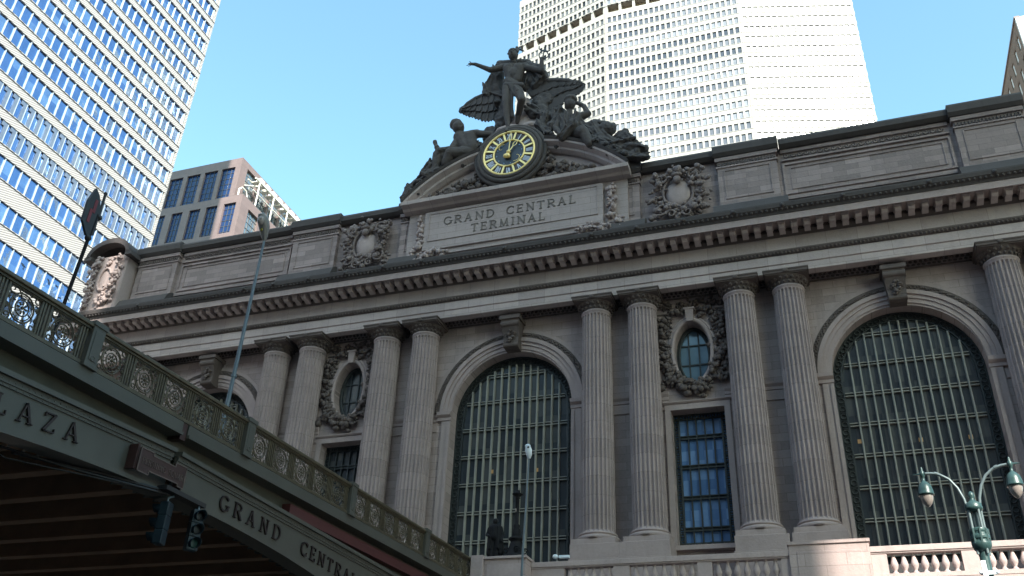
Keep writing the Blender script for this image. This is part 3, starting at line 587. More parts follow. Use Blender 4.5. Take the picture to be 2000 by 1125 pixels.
# arched windows and their stone surrounds
def ring_ornament(mb, cx, cz, y, r):
    mb.ring((cx, y, cz), r, .035, seg=10, tseg=4)
def arch_window(cx):
    mb = MB()
    for r0, r1, y in ((4.62, 4.4, YW-.10), (4.08, 3.86, YW-.2), (3.86, 3.66, YW-.12), (3.66, RA+.005, YW-.06)):
        sweep_arc(mb, cx, SPR+.12, [(r1, y), (r0, y), (r0, YW+.02), (r1, YW+.02)], 0, math.pi, 36)
    for s in (-1, 1):
        a, b = sorted((cx+s*(RA+.004), cx+s*3.95)); mb.box(a, b, YW-.1, YW+.02, -2.6, 6.05)
        a, b = sorted((cx+s*(RA+.005), cx+s*3.6)); mb.box(a, b, YW-.16, YW-.1, -2.6, 6.0)
        a, b = sorted((cx+s*(RA-.03), cx+s*4.2)); mb.prism([(YW+.05, 6.05), (YW-.14, 6.08), (YW-.14, 6.25), (YW-.28, 6.38), (YW-.3, 6.56), (YW+.05, 6.565)], 'x', a, b)
    P(mb, 'archivolt', M['stone'], T)
    mb = MB(); sweep_arc(mb, cx, SPR+.12, [(4.09, YW-.14), (4.39, YW-.14), (4.39, YW+.02), (4.09, YW+.02)], 0, math.pi, 36)
    rd = random.Random(int(cx))
    for i in range(150):
        a = math.pi*(i+.5)/150; r = 4.24+rd.uniform(-.08, .08); mb.blob((cx+r*math.cos(a), YW-.15, SPR+.12+r*math.sin(a)), (.07, .05, .07), 1)
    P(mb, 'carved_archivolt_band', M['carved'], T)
    mb = MB()      # scrolled keystone
    prof = [(-.42, 11.55), (-.42, 11.3), (-.36, 11.0), (-.2, 10.7), (-.1, 10.4), (-.12, 10.1), (-.02, 9.86), (.12, 9.8), (.35, 9.8), (.6, 9.8), (.6, 11.55)]
    n = len(prof); vs = []
    for sx in (-1, 1):
        for y, z in prof: vs.append((cx+.1+sx*(.40+.12*(z-9.8)/1.75), y, z))
    mb.add(vs, [list(range(n)), list(range(n, 2*n))[::-1]]+[[i, (i+1) % n, n+(i+1) % n, n+i] for i in range(n)])
    mb.box(cx-.5, cx+.7, -.52, .6, 11.4, 11.62)
    mb.tube([(cx-.42, -.3, 11.15), (cx+.62, -.3, 11.15)], .18, 12); mb.tube([(cx-.32, .0, 9.98), (cx+.52, .0, 9.98)], .16, 12)
    leaves(mb, [(cx+.1, -.2, 10.3+.2*i) for i in range(5)], 5, .12, .09, .04, 3)
    P(mb, 'keystone', M['carved'], T)
    y = 1.35; W = empty('arched_window'); W.parent = T; W.location = (cx, y, SPR-GZ)
    # glass
    mb = MB(); lp = arch_loop(cx, RA+.02, -2.6, 36); mb.prism(lp, 'y', y+.06, y+.10); P(mb, 'window_glass', M['archglass'], W)
    # outer border of pierced roundels
    mb = MB(); sweep_arc(mb, cx, SPR, [(RA+.02, y-.05), (RA-.06, y-.05), (RA-.06, y+.06), (RA+.02, y+.06)], 0, math.pi, 36)
    sweep_arc(mb, cx, SPR, [(2.98, y-.05), (3.05, y-.05), (3.05, y+.06), (2.98, y+.06)], 0, math.pi, 36)
    sweep_arc(mb, cx, SPR, [(2.9, y+.03), (RA, y+.03), (RA, y+.055), (2.9, y+.055)], 0, math.pi, 36)
    for s in (-1, 1):
        for r0, r1 in ((RA+.02, RA-.06), (2.98, 3.05)):
            a, b = sorted((cx+s*r0, cx+s*r1)); mb.box(a, b, y-.05, y+.06, -2.6, SPR)
        a, b = sorted((cx+s*2.98, cx+s*RA)); mb.box(a, b, y+.03, y+.055, -2.6, SPR)
    for i in range(26):
        a = math.pi*(i+.5)/26; ring_ornament(mb, cx+3.2*math.cos(a), SPR+3.2*math.sin(a), y-.02, .13); mb.blob((cx+3.2*math.cos(a+.06), y-.02, SPR+3.2*math.sin(a+.06)), .035, 1)
    for s in (-1, 1):
        for i in range(22): ring_ornament(mb, cx+s*3.2, SPR-.2-i*.41, y-.02, .13); mb.box(cx+s*3.2-.12, cx+s*3.2+.12, y-.04, y, SPR-.42-i*.41, SPR-.39-i*.41)
    P(mb, 'roundel_border', M['bronze'], W)
    def halfw(z): return 2.97 if z <= SPR else math.sqrt(max(.01, 2.97**2-(z-SPR)**2))
    for z in (8.82, 7.26, 5.70, 4.15, 2.60, 1.07, -.45, -2.0):
        mb = MB(); h = halfw(z+.1)
        mb.box(cx-h, cx+h, y-.09, y+.05, z+.055, z+.088); mb.box(cx-h, cx+h, y-.09, y+.05, z-.088, z-.055); tr = P(mb, 'transom', M['mull'], W)
        mb = MB(); mb.box(cx-h, cx+h, y-.01, y+.045, z-.054, z+.054); P(mb, 'transom_infill', M['bronze'], tr)
    for i in range(-6, 7):
        x = cx+i*.421; top = SPR+math.sqrt(2.97**2-(x-cx)**2); mb = MB(); mb.box(x-.044, x+.044, y-.10, y+.057, -2.6, top-.02); mb.box(x-.014, x+.014, y-.15, y-.10, -2.6, top-.05)
        P(mb, 'mullion', M['mull'], W)
for cx in ARCHX: arch_window(cx)
for x, z in ((17.35, 3.35), (20.0, 3.2), (22.1, 3.15), (-1.15, 3.3), (1.35, 3.2)):
    mb = MB(); mb.box(x-.09, x+.09, 1.405, 1.408, z-.1, z+.1); P(mb, 'interior_lamp', M['warmlamp'], T)
# rectangular windows
def rect_window(cx):
    mb = MB(); y0 = YW
    for q in ((cx-1.62, cx-1.335, -1.4, 5.72), (cx+1.335, cx+1.62, -1.4, 5.72), (cx-1.335, cx+1.335, RZ+.005, 5.72)): mb.box(q[0], q[1], y0-.1, y0+.02, q[2], q[3])
    mb.prism([(YW, 5.722), (YW-.12, 5.74), (YW-.2, 5.82), (YW-.2, 5.86), (YW, 5.88)], 'x', cx-1.7, cx+1.7); mb.box(cx-1.5, cx+1.5, YW-.3, YW+.9, -1.62, -1.405)
    P(mb, 'window_surround', M['stone'], T)
    y = 1.25; W = empty('tall_window'); W.parent = T; W.location = (cx, y, 2-GZ)
    mb = MB(); mb.box(cx-1.33, cx+1.33, y+.06, y+.1, -1.4, RZ); P(mb, 'window_glass', M['skytintglass'] if cx > 0 else M['archglass'], W)
    mb = MB()
    for s in (-1, 1):
        for r0, r1 in ((1.33, 1.27), (1.06, 1.12)):
            a, b = sorted((cx+s*r0, cx+s*r1)); mb.box(a, b, y-.05, y+.06, -1.35, RZ)
        for i in range(19): ring_ornament(mb, cx+s*1.19, -1.05+i*.34, y-.02, .085); mb.box(cx+s*1.19-.06, cx+s*1.19+.06, y-.03, y+.04, -.9+i*.34, -.87+i*.34)
    for z in (RZ-.02, RZ-.26, -1.1, -1.32): mb.box(cx-1.33, cx+1.33, y-.045, y+.062, z-.03, z+.03)
    for i in range(8):
        for z in (RZ-.14, -1.21): ring_ornament(mb, cx-.95+i*.27, z, y-.02, .08)
    P(mb, 'roundel_border', M['bronze'], W)
    for z in (4.17, 2.64, 1.08, -.45):
        mb = MB()
        for dz in (-.1, .06): mb.box(cx-1.06, cx+1.06, y-.09, y+.05, z+dz, z+dz+.045)
        mb.box(cx-1.06, cx+1.06, y-.01, y+.045, z-.055, z+.06); P(mb, 'transom', M['bronze'], W)
    for i in range(-2, 4):
        x = cx+(i-.5)*.425; mb = MB(); mb.box(x-.035, x+.035, y-.07, y+.057, -1.1, RZ-.29); P(mb, 'mullion', M['bronze'], W)
for cx in WINX: rect_window(cx)
# oval windows in wreaths
def oval_window(cx):
    cz = 8.63
    mb = MB(); mb.ring((cx, YW-.05, cz), 1.03, .12, seg=36, rz=1.83); mb.ring((cx, YW-.02, cz), 1.2, .08, seg=36, rz=2.0)
    mb.prism([(cx-.22, 11.0), (cx+.22, 11.0), (cx+.17, 10.3), (cx-.17, 10.3)], 'y', YW-.3, YW+.05); mb.box(cx-.28, cx+.28, YW-.34, YW, 11.0, 11.1)
    P(mb, 'oval_surround', M['stone'], T)
    mb = MB(); pts = []
    for i in range(17):
        a = R(-170+160*i/16); pts.append((cx+1.42*math.cos(a), YW-.08, cz+2.0*math.sin(a)*.98))
    leaves(mb, pts, 9, .13, .15, .12, 41)
    leaves(mb, [(cx+s*(.5+.3*i), YW-.1, 11.0-.05*i*i) for i in range(4) for s in (-1, 1)]+[(cx+s*1.55, YW-.1, 10.6-.35*i) for i in range(5) for s in (-1, 1)], 8, .12, .13, .1, 43)
    leaves(mb, [(cx, YW-.2, 6.65), (cx-.3, YW-.15, 6.4), (cx+.3, YW-.15, 6.4), (cx-.6, YW-.1, 6.6), (cx+.6, YW-.1, 6.6), (cx+1.4, YW-.1, 7.0), (cx-1.4, YW-.1, 7.0)], 10, .14, .15, .12, 45)
    for s in (-1, 1): mb.curl((cx+s*.35, YW-.22, 6.5), .26, .07, 1.2, s); mb.curl((cx+s*1.2, YW-.2, 7.1), .26, .07, 1.2, s)
    leaves(mb, [(cx+s*(1.25+.3*j), YW-.02, 7.4+.45*i) for i in range(8) for j in range(2) for s in (-1, 1)], 6, .15, .13, .05, 47)
    mb.box(cx-1.75, cx+1.75, YW-.04, YW+.004, 10.95, 11.02)
    leaves(mb, [(cx-1.6+.32*i, YW-.02, 11.35+.12*(i % 2)) for i in range(11)], 7, .14, .12, .05, 49)
    P(mb, 'wreath_carving', M['carved'], T)
    y = 1.2; W = empty('oval_window'); W.parent = T; W.location = (cx, y, cz-GZ)
    mb = MB(); mb.prism(oval_loop(cx, cz, .91, 1.71), 'y', y+.03, y+.06); P(mb, 'window_glass', M['ovalskyglass'] if cx > 0 else M['archglass'], W)
    mb = MB(); mb.ring((cx, y-.02, cz), .78, .07, seg=32, rz=1.52); mb.ring((cx, y, cz), .88, .05, seg=32, rz=1.66); P(mb, 'sash_frame', M['bronze'], W)
    for dx in (-.26, .26): mb = MB(); mb.box(cx+dx-.035, cx+dx+.035, y-.05, y+.028, cz-1.44, cz+1.44); P(mb, 'mullion', M['bronze'], W)
    for dz in (-.5, .62): mb = MB(); mb.box(cx-.74, cx+.74, y-.04, y+.026, cz+dz-.035, cz+dz+.035); P(mb, 'transom', M['bronze'], W)
for cx in WINX: oval_window(cx-.05)
# lower storey and terrace edge
mb = MB(); mb.box(-32, 40, -3.2, .55, GZ, -4.05); P(mb, 'terrace_base', M['terr'], T)
mb = MB(); mb.box(XR, XR+6, -1, 40, GZ, 16); P(mb, 'side_wing', M['attic'], T)
# ------------------------------------------------------------------ terrace balustrade
B = empty('terrace_balustrade', (15, -3, -4.05))
tag(B, 'stone balustrade of turned balusters with solid piers along the terrace below the columns', 'balustrade')
bal = MB(); bal.lathe(0, 0, [(.115, 0), (.115, .06), (.07, .08), (.065, .14), (.13, .26), (.145, .36), (.12, .48), (.065, .66), (.06, .74), (.10, .78), (.10, .84)], 12)
bal0 = None
def baluster(x, z):
    global bal0
    if bal0 is None:
        bal0 = bal.build('baluster', M['balus'], B); bal0.location = (x-15, 0, z+4.05)
    else: inst(bal0, B, (x-15, 0, z+4.05))
segs = [(4.3, 6.4), (7.2, 10.0), (10.7, 13.4), (17.55, 20.15), (21.05, 24.4), (25.2, 28)]
for a, b in segs:
    n = int(round((b-a)/.375))
    for i in range(n): baluster(a+(i+.5)*(b-a)/n, -3.87)
mb = MB(); mb.box(2.72, 13.8, -3.24, -2.76, -3.03, -2.80); mb.box(2.72, 13.8, -3.2, -2.8, -3.09, -3.03); mb.box(16.9, 30, -3.24, -2.76, -3.03, -2.80); mb.box(16.9, 30, -3.2, -2.8, -3.09, -3.03); P(mb, 'handrail', M['balus'], B, bevel=.015)
mb = MB(); mb.box(2.72, 13.8, -3.22, -2.78, -4.049, -3.88); mb.box(16.9, 30, -3.22, -2.78, -4.049, -3.88); P(mb, 'plinth', M['balus'], B)
for a, b in ((2.72, 4.25), (6.45, 7.15), (10.05, 10.65), (13.45, 13.79), (16.91, 17.5), (20.2, 21.0), (24.45, 25.15)):
    mb = MB(); mb.box(a, b, -3.17, -2.83, -3.879, -3.095); P(mb, 'balustrade_pier', M['balus'], B)
mb = MB(); mb.box(13.8, 16.9, -3.3, -2.7, -4.4, -2.62); mb.box(13.75, 16.95, -3.36, -2.64, -2.62, -2.48); mb.box(14.1, 16.6, -3.33, -3.3, -4.0, -2.9); P(mb, 'broad_pier', M['terr'], B, bevel=.015)
Q = empty('statue_pedestal', (1.5, -3.5, -4.1)); tag(Q, 'pinkish stone pedestal block under the bronze statue where the viaduct railing ends', 'pedestal')
mb = MB(); mb.box(.55, 2.72, -4.0, -2.9, -4.2, -2.78); P(mb, 'pedestal_block', M['terr'], Q)
mb = MB(); mb.box(.5, 2.78, -4.08, -2.85, -2.78, -2.66); P(mb, 'capstone', M['balus'], Q, bevel=.02)
mb = MB(); mb.box(.2, .78, -4.15, -2.8, -4.3, -2.6); P(mb, 'end_post', M['balus'], Q, bevel=.02)
mb = MB(); mb.box(.95, 2.55, -4.03, -4.0, -3.7, -3.0); P(mb, 'raised_panel', M['balus'], Q)

# ------------------------------------------------------------------ clock
C_ = empty('clock', (-.16, -1.0, 22.75)); tag(C_, 'round clock with a blue dial, gilded frame and Roman numerals in the broken pediment', 'clock')
cx, cz = -.16, 22.75
mb = MB()
def disc(mb, r0, r1, y, n=48, yb=None):
    vs = []; 
    for i in range(n):
        a = 2*math.pi*i/n
        for r in (r0, r1): vs.append((cx+r*math.cos(a), y, cz+r*math.sin(a)))
        if yb is not None:
            for r in (r0, r1): vs.append((cx+r*math.cos(a), yb, cz+r*math.sin(a)))
    k = 4 if yb is not None else 2
    fs = [[i*k, i*k+1, ((i+1) % n)*k+1, ((i+1) % n)*k] for i in range(n)]
    if k == 4:
        fs += [[i*k+1, i*k+3, ((i+1) % n)*k+3, ((i+1) % n)*k+1] for i in range(n)]+[[i*k, i*k+2, ((i+1) % n)*k+2, ((i+1) % n)*k] for i in range(n)]
    mb.add(vs, fs)
disc(mb, .001, 1.0, -1.0); P(mb, 'dial', M['dial'], C_)
mb = MB(); disc(mb, 1.0, 1.62, -1.005); P(mb, 'numeral_field', M['numfield'], C_)
mb = MB(); mb.ring((cx, -1.05, cz), 1.64, .08, seg=56); mb.ring((cx, -1.04, cz), 1.0, .06, seg=48)
for i in range(12):
    a = R(15+30*i); mb.bar((cx+1.0*math.cos(a), -1.05, cz+1.0*math.sin(a)), (cx+1.64*math.cos(a), -1.05, cz+1.64*math.sin(a)), .12, .05, up=(0, -1, 0))
P(mb, 'gilded_frame', M['gold'], C_)
NUM = ['XII', 'I', 'II', 'III', 'IIII', 'V', 'VI', 'VII', 'VIII', 'IX', 'X', 'XI']
mb = MB()
for i, s in enumerate(NUM):
    a = R(90-30*i); er = Vector((math.cos(a), 0, math.sin(a))); et = Vector((math.sin(a), 0, -math.cos(a))); o = Vector((cx, -1.03, cz))
    wd = {'I': .085, 'V': .18, 'X': .18}; tot = sum(wd[c] for c in s); t = -tot/2
    for c in s:
        w = wd[c]; q = lambda u, r: o+er*(1.1+.42*r)+et*(t+w*u)
        if c == 'I': ss = [((.5, 0), (.5, 1))]
        elif c == 'V': ss = [((.1, 1), (.5, 0)), ((.5, 0), (.9, 1))]
        else: ss = [((.1, 0), (.9, 1)), ((.9, 0), (.1, 1))]
        for p1, p2 in ss: mb.bar(q(*p1), q(*p2), .042, .03, up=(0, -1, 0))
        t += w
P(mb, 'numerals', M['numeral'], C_)
mb = MB()
for i in range(12):
    a = R(30*i+8); mb.blob((cx+.82*math.cos(a), -1.02, cz+.82*math.sin(a)), (.05, .02, .08), 1)
P(mb, 'dial_flowers', plain('dial_flower_blue', (.12, .22, .38), .4), C_)
def hand(name, ang, L, w, tail):
    mb = MB(); a = R(90-ang); d = Vector((math.cos(a), 0, math.sin(a))); n_ = Vector((-d.z, 0, d.x)); o = Vector((cx, -1.13, cz))
    mb.bar(o, o+d*L*.45, w*.6, .035, up=(0, -1, 0))
    for s in (-1, 1):
        mb.bar(o+d*L*.42, o+d*L*.68+n_*w*s, .035, .035, up=(0, -1, 0)); mb.bar(o+d*L*.68+n_*w*s, o+d*L, .035, .035, up=(0, -1, 0))
    mb.tube([o, o-d*tail], [.05, .13], 10); mb.blob(o-d*tail, .15, 2)
    P(mb, name, M['gold'], C_)
hand('hour_hand', 34, 1.02, .12, .33); hand('minute_hand', 4, 1.55, .09, .30)
mb = MB(); mb.lathe(0, 0, [(.12, 0), (.12, .1), (.05, .16)], 14); o = mb.build('boss', M['gold'], C_); o.rotation_euler = (R(90), 0, 0); o.location = (0, -.1, 0)
mb = MB(); mb.curl((cx-.45, -1.06, cz+.38), .36, .02, .55, 1, a0=1.2); mb.curl((cx+.5, -1.06, cz-.38), .36, .02, .55, 1, a0=4.2); P(mb, 'hand_scrollwork', M['gold'], C_)
mb = MB(); mb.ring((cx, -1.0, cz), 1.78, .12, seg=56, tseg=10); mb.ring((cx, -.9, cz), 2.0, .16, seg=56, tseg=10); mb.ring((cx, -.75, cz), 2.25, .14, seg=56, tseg=10)
disc(mb, 1.7, 2.3, -.8, 56, 0.6); P(mb, 'stone_surround', M['statue'], C_)
mb = MB(); disc(mb, .01, 1.9, -.85, 48, .5); P(mb, 'clock_case', M['soot'], C_)

# ------------------------------------------------------------------ the sculpture above the clock
S1 = empty('standing_statue', (-.4, -.6, 24.9)); tag(S1, 'dark stone standing god in a winged hat, arm outstretched, raising a snake staff', 'statue')
FIG_MERC[0] = ('s', FIG_MERC[0][1], (.33, .37, .43))
b_ = sculpt('figure', FIG_MERC, M['statue'], S1, .035, 3, .03)
h = sculpt('winged_helmet', FIG_FACE[:], M['soot'], S1, .035, 2)
f = Vector(FIG_MERC[0][1])
mb = MB(); e = f+Vector((0, -.27, 0))
mb.blob(e+Vector((0, -.09, -.02)), (.05, .09, .09), 2); mb.blob(e+Vector((0, -.05, -.18)), (.09, .05, .035), 2); mb.blob(e+Vector((0, -.04, .1)), (.2, .05, .03), 2)
for k in range(9): mb.blob(f+Vector((.36*math.cos(.4+k*.29), -.05, .1+.2*math.sin(.4+k*.29))), .09, 1)
for s in (-1, 1): mb.blob(e+Vector((s*.11, .02, .04)), (.05, .04, .025), 2); mb.blob(f+Vector((s*.3, .02, 0)), (.04, .07, .09), 2)
P(mb, 'face', M['statue'], S1)
sculpt('loincloth', FIG_CLOTH, M['statue'], S1, .04, 2, .03)
sculpt('cloak', folds(FIG_CLOAK+[('c', (1.1, -.15, 30.1), (1.55, -.1, 29.5), .38, .42), ('c', (1.55, -.1, 29.5), (1.0, 0, 28.8), .38, .3), ('c', (-1.9, .1, 29.9), (-2.25, .1, 29.0), .3, .3)], 34, 2), M['soot'], S1, .04, 1, .1)
sculpt('snake_staff', FIG_CAD, M['black'], S1, .03, 1)
def wing(name, root, tip, parent, thick):
    mb = MB(); rt = [Vector(p) for p in root]; n = len(rt)-1
    def at(t): k = min(int(t*n), n-1); return rt[k].lerp(rt[k+1], t*n-k)
    tp = [Vector(p) for p in tip]; m_ = len(tp)
    def tat(t): k = min(int(t*(m_-1)), m_-2); return tp[k].lerp(tp[k+1], t*(m_-1)-k)
    N = 15
    for i in range(N):                       # long primaries, then two shorter overlapping rows
        t = i/(N-1)
        for row, (ln, w, dy) in enumerate(((1.0, .20, .0), (.68, .19, -.10), (.4, .17, -.18))):
            a = at(t*.97); b = a.lerp(tat(t), ln); b.y = a.y+dy; a = a.copy(); a.y += dy
            d = (b-a); L = d.length; d.normalize(); q = d.cross(Vector((0, 1, 0))).normalized()
            pts = []; prof = [(0, .6), (.35, 1), (.75, 1), (.93, .75), (1, .25)]
            for u, ww in prof:
                for s in (-1, 1): pts.append(a+d*(L*u)+q*(s*w*ww)+Vector((0, -.05*(s+1)/2-.03*(i % 2), 0)))
            k = len(pts); vs = pts+[p+Vector((0, .07, 0)) for p in pts]; fs = []
            for j in range(4): fs += [[2*j, 2*j+1, 2*j+3, 2*j+2], [k+2*j, k+2*j+2, k+2*j+3, k+2*j+1], [2*j, 2*j+2, k+2*j+2, k+2*j], [2*j+1, k+2*j+1, k+2*j+3, 2*j+3]]
            fs += [[0, k, k+1, 1], [8, 9, k+9, k+8]]
            mb.add(vs, fs)
    mb.tube([p+Vector((0, -.12, 0)) for p in rt], [thick]+[thick*.85]*(len(rt)-2)+[.07], 8)
    P(mb, name, M['soot'], parent)
E1 = empty('eagle_statue', (0, .3, 25.2)); tag(E1, 'dark stone eagle with wings spread wide behind the legs of the standing god', 'statue')
wing('wing', FIG_WINGS['lroot'], FIG_WINGS['ltip'], E1, .2); wing('wing', FIG_WINGS['rroot'], FIG_WINGS['rtip'], E1, .24)
sculpt('eagle_body', [('s', (-1.0, .1, 27.6), (.5, .4, .7)), ('s', (-1.5, -.1, 27.9), (.28, .3, .28)), ('c', (-1.5, -.2, 27.9), (-1.6, -.5, 27.75), .12, .05), ('s', (-1.1, .1, 26.6), (.6, .45, .8)), ('s', (1.5, .2, 27.6), (.8, .3, .7)), ('s', (2.4, .3, 26.0), (.9, .4, .8)), ('s', (-2.0, .3, 25.6), (.6, .4, .8)), ('c', (-1.2, .2, 26.6), (-1.3, 0, 25.9), .4, .3), ('c', (1.3, .3, 27.5), (1.6, .2, 26.2), .5, .5)], M['soot'], E1, .05, 1, .2)
PL = empty('rock_pillar', (.3, .6, 24.8)); tag(PL, 'pale tapering rock pillar behind the legs of the standing god above the clock', 'pillar')
sculpt('pillar_stone', [('c', (.2, .5, 28.0), (.45, .45, 25.2), .38, .72), ('c', (-.1, .6, 27), (-.6, .5, 25), .4, .7), ('c', (.7, .5, 27), (1.1, .4, 25.2), .3, .6), ('s', (-.5, -.3, 25.1), (1.0, .6, .35)), ('s', (.9, -.1, 25.3), (.7, .5, .3)), ('c', (-2.1, .1, 24.4), (-.8, .1, 25.3), .3, .5), ('c', (2.1, .1, 24.4), (1.0, .1, 25.3), .3, .5)], M['stone'], PL, .06, 3, .12)
S2_ = empty('seated_statue', (-4.3, -.5, 22.6)); tag(S2_, 'dark stone seated bare-chested man looking up on the left pediment slope', 'statue')
sculpt('figure', fat(FIG_HERE, 1.12), M['statue'], S2_, .04, 3, .06); sculpt('drapery', folds(FIG_HEREDRAP, 30, 4), M['soot'], S2_, .045, 1, .16)
S3_ = empty('reclining_statue', (3.5, -.5, 22.6)); tag(S3_, 'dark stone reclining woman in a helmet, head on her hand, right of clock', 'statue')
sculpt('figure', fat(FIG_MINE, 1.08), M['statue'], S3_, .04, 2, .06); sculpt('drapery', folds(FIG_MINEDRAP, 70, 5, .06), M['soot'], S3_, .04, 1, .2)
sculpt('gown', folds(FIG_MINE[3:5]+FIG_MINE[10:12], 40, 8, .05), M['soot'], S3_, .035, 1, .05)
S4_ = empty('child_statues', (1.7, -.3, 23.8)); tag(S4_, 'dark clustered stone heads and scrolls between the clock and the reclining woman', 'statue')
sculpt('carved_heads', folds(FIG_CHILD, 26, 6), M['soot'], S4_, .04, 1, .15)
mb = MB(); leaves(mb, [(1.6+.35*i, -.5, 23.7-.05*i) for i in range(7)]+[(-2.0-.3*i, -.4, 23.9-.2*i) for i in range(6)]+[(4.5+.4*i, -.7, 23.0-.3*i) for i in range(7)], 8, .17, .17, .15, 61)
leaves(mb, [(-5.6-.25*i, -.7, 22.3-.25*i) for i in range(7)], 7, .15, .17, .15, 62)
P(mb, 'trophy_carving', M['soot'], S4_)

# ------------------------------------------------------------------ bronze statue, ornate lamp post, security camera
V = empty('bronze_statue', (1.05, -3.5, -2.66)); tag(V, 'dark bronze standing man in a long coat before the middle arched window', 'statue')
def vv(x, y, z): return (1.05+x, -3.5+y, -2.66+z)
vb = [('s', vv(0, -.02, 1.72), (.115, .13, .15)), ('c', vv(0, 0, 1.6), vv(0, 0, 1.5), .07, .09), ('c', vv(-.2, 0, 1.45), vv(.2, 0, 1.45), .12, .12), ('c', vv(0, 0, 1.42), vv(0, 0, 1.0), .2, .2),
  ('c', vv(-.26, 0, 1.42), vv(-.36, -.02, 1.12), .1, .085), ('c', vv(-.36, -.02, 1.12), vv(-.2, -.24, 1.0), .08, .06), ('s', vv(-.16, -.28, 1.0), (.06, .06, .05)),
  ('c', vv(.26, 0, 1.42), vv(.36, .02, 1.1), .1, .085), ('c', vv(.36, .02, 1.1), vv(.38, -.1, .84), .08, .06), ('s', vv(.38, -.12, .78), (.05, .05, .07)),
  ('c', vv(-.11, 0, .95), vv(-.12, -.02, .1), .12, .075), ('c', vv(.11, 0, .95), vv(.13, 0, .1), .12, .075), ('c', vv(-.12, 0, .06), vv(-.14, -.16, .05), .07, .05), ('c', vv(.13, 0, .06), vv(.16, -.16, .05), .07, .05)]
sculpt('figure', vb, M['darkbronze'], V, .022, 2)
sculpt('long_coat', [('c', vv(-.2, .05, 1.4), vv(-.28, .08, .3), .15, .13), ('c', vv(.2, .05, 1.4), vv(.3, .08, .3), .15, .14), ('c', vv(0, .12, 1.35), vv(0, .16, .3), .18, .2), ('c', vv(-.16, -.1, 1.45), vv(-.2, -.08, .5), .07, .07), ('c', vv(.16, -.1, 1.45), vv(.2, -.08, .5), .07, .07), ('c', vv(-.2, 0, 1.52), vv(.2, 0, 1.52), .09, .09)], M['darkbronze'], V, .03, 2, .03)
sculpt('hair', [('s', vv(0, .03, 1.77), (.125, .125, .12))], M['black'], V, .03, 1)
L1 = empty('ornate_lamp_post', (2.08, -3.5, -2.66)); tag(L1, 'dark ornate cast-iron lamp post with a flared base beside the bronze statue', 'lamp post')
mb = MB(); mb.lathe(2.08, -3.5, [(.52, -2.66), (.52, -2.56), (.42, -2.5), (.36, -2.3), (.27, -2.0), (.24, -1.9), (.34, -1.84), (.34, -1.76), (.22, -1.7)], 16); 
for i in range(4):
    a = math.pi/2*i+.4; mb.curl((2.08+.42*math.cos(a), -3.5+.42*math.sin(a), -2.35), .16, .035)
P(mb, 'base', M['darkbronze'], L1)
mb = MB(); mb.lathe(2.08, -3.5, [(.17, -1.7), (.2, -1.45), (.12, -1.3), (.16, -1.2), (.09, -1.1), (.085, .05), (.13, .1), (.08, .14), (.22, .24), (.26, .28), (.12, .32), (.1, .45)], 14); P(mb, 'post', M['darkbronze'], L1)
mb = MB(); mb.blob((2.05, -3.6, -.5), (.03, .03, .09), 2); P(mb, 'status_lamp', M['lens'], L1)
S5 = empty('security_camera', (4.0, -2.95, -2.8)); tag(S5, 'small white security camera with a dome on the balustrade left of the paired columns', 'camera')
mb = MB(); mb.box(3.95, 4.45, -3.1, -2.95, -2.62, -2.5); P(mb, 'camera_housing', M['white'], S5, bevel=.02)
mb = MB(); mb.blob((3.78, -3.0, -2.53), (.13, .13, .11), 2); P(mb, 'dome', M['white'], S5)
mb = MB(); mb.tube([(3.95, -2.98, -2.8), (3.95, -2.98, -2.2)], .035); mb.blob((3.95, -3.02, -2.66), .06, 1); P(mb, 'bracket', M['black'], S5)

# ------------------------------------------------------------------ viaduct
VI = empty('viaduct', (0, -22.5, GZ)); tag(VI, 'green steel road viaduct with scrollwork railing and raised lettering crossing the street at left', 'viaduct')
SL = .0285
def rz(y): return -2.62+SL*(y+3)        # top of the handrail
Y0, Y1 = -62., -3.5
def slab(name, x0, x1, dz0, dz1, mt, y0=Y0, y1=Y1, **k):
    mb = MB(); a, b = rz(y0), rz(y1)
    mb.add([(x0,y0,a+dz0),(x1,y0,a+dz0),(x1,y1,b+dz0),(x0,y1,b+dz0),(x0,y0,a+dz1),(x1,y0,a+dz1),(x1,y1,b+dz1),(x0,y1,b+dz1)], [(0,3,2,1),(4,5,6,7),(0,1,5,4),(1,2,6,5),(2,3,7,6),(3,0,4,7)])
    return P(mb, name, mt, VI, **k)
JY = -24.15
slab('handrail', -.13, .15, -.10, 0, M['railpaint'], bevel=.02)
slab('handrail_moulding', -.08, .09, -.15, -.10, M['railpaint'])
slab('bottom_rail', -.07, .09, -1.04, -.96, M['railpaint'])
for a, b in ((Y0, JY-.12), (JY+.12, Y1)):
    slab('kerb_fascia', -.5, .10, -1.34, -1.06, M['girder'], a, b); slab('kerb_moulding', -.5, .16, -1.42, -1.34, M['girder'], a, b)
slab('deck', -21.5, -.5, -1.5, -1.1, M['deck'])
slab('recess_web', -.6, -.32, -2.2, -1.42, M['green'])
slab('joint_box', -.5, .06, -1.5, -1.05, M['signbrown'], JY-.11, JY+.11)
slab('red_panel', -.315, -.02, -1.95, -1.62, M['redpaint'], -18.6, -6)
def bz(y): return -6.10-.0078*(y+22.5)**2 if y > -42 else -6.1-.0078*(19.5**2)
def tz(y): return -5.10+.060*(y+24.15) if y < JY else -5.12-.004*(y-JY)
TZ = -5.12
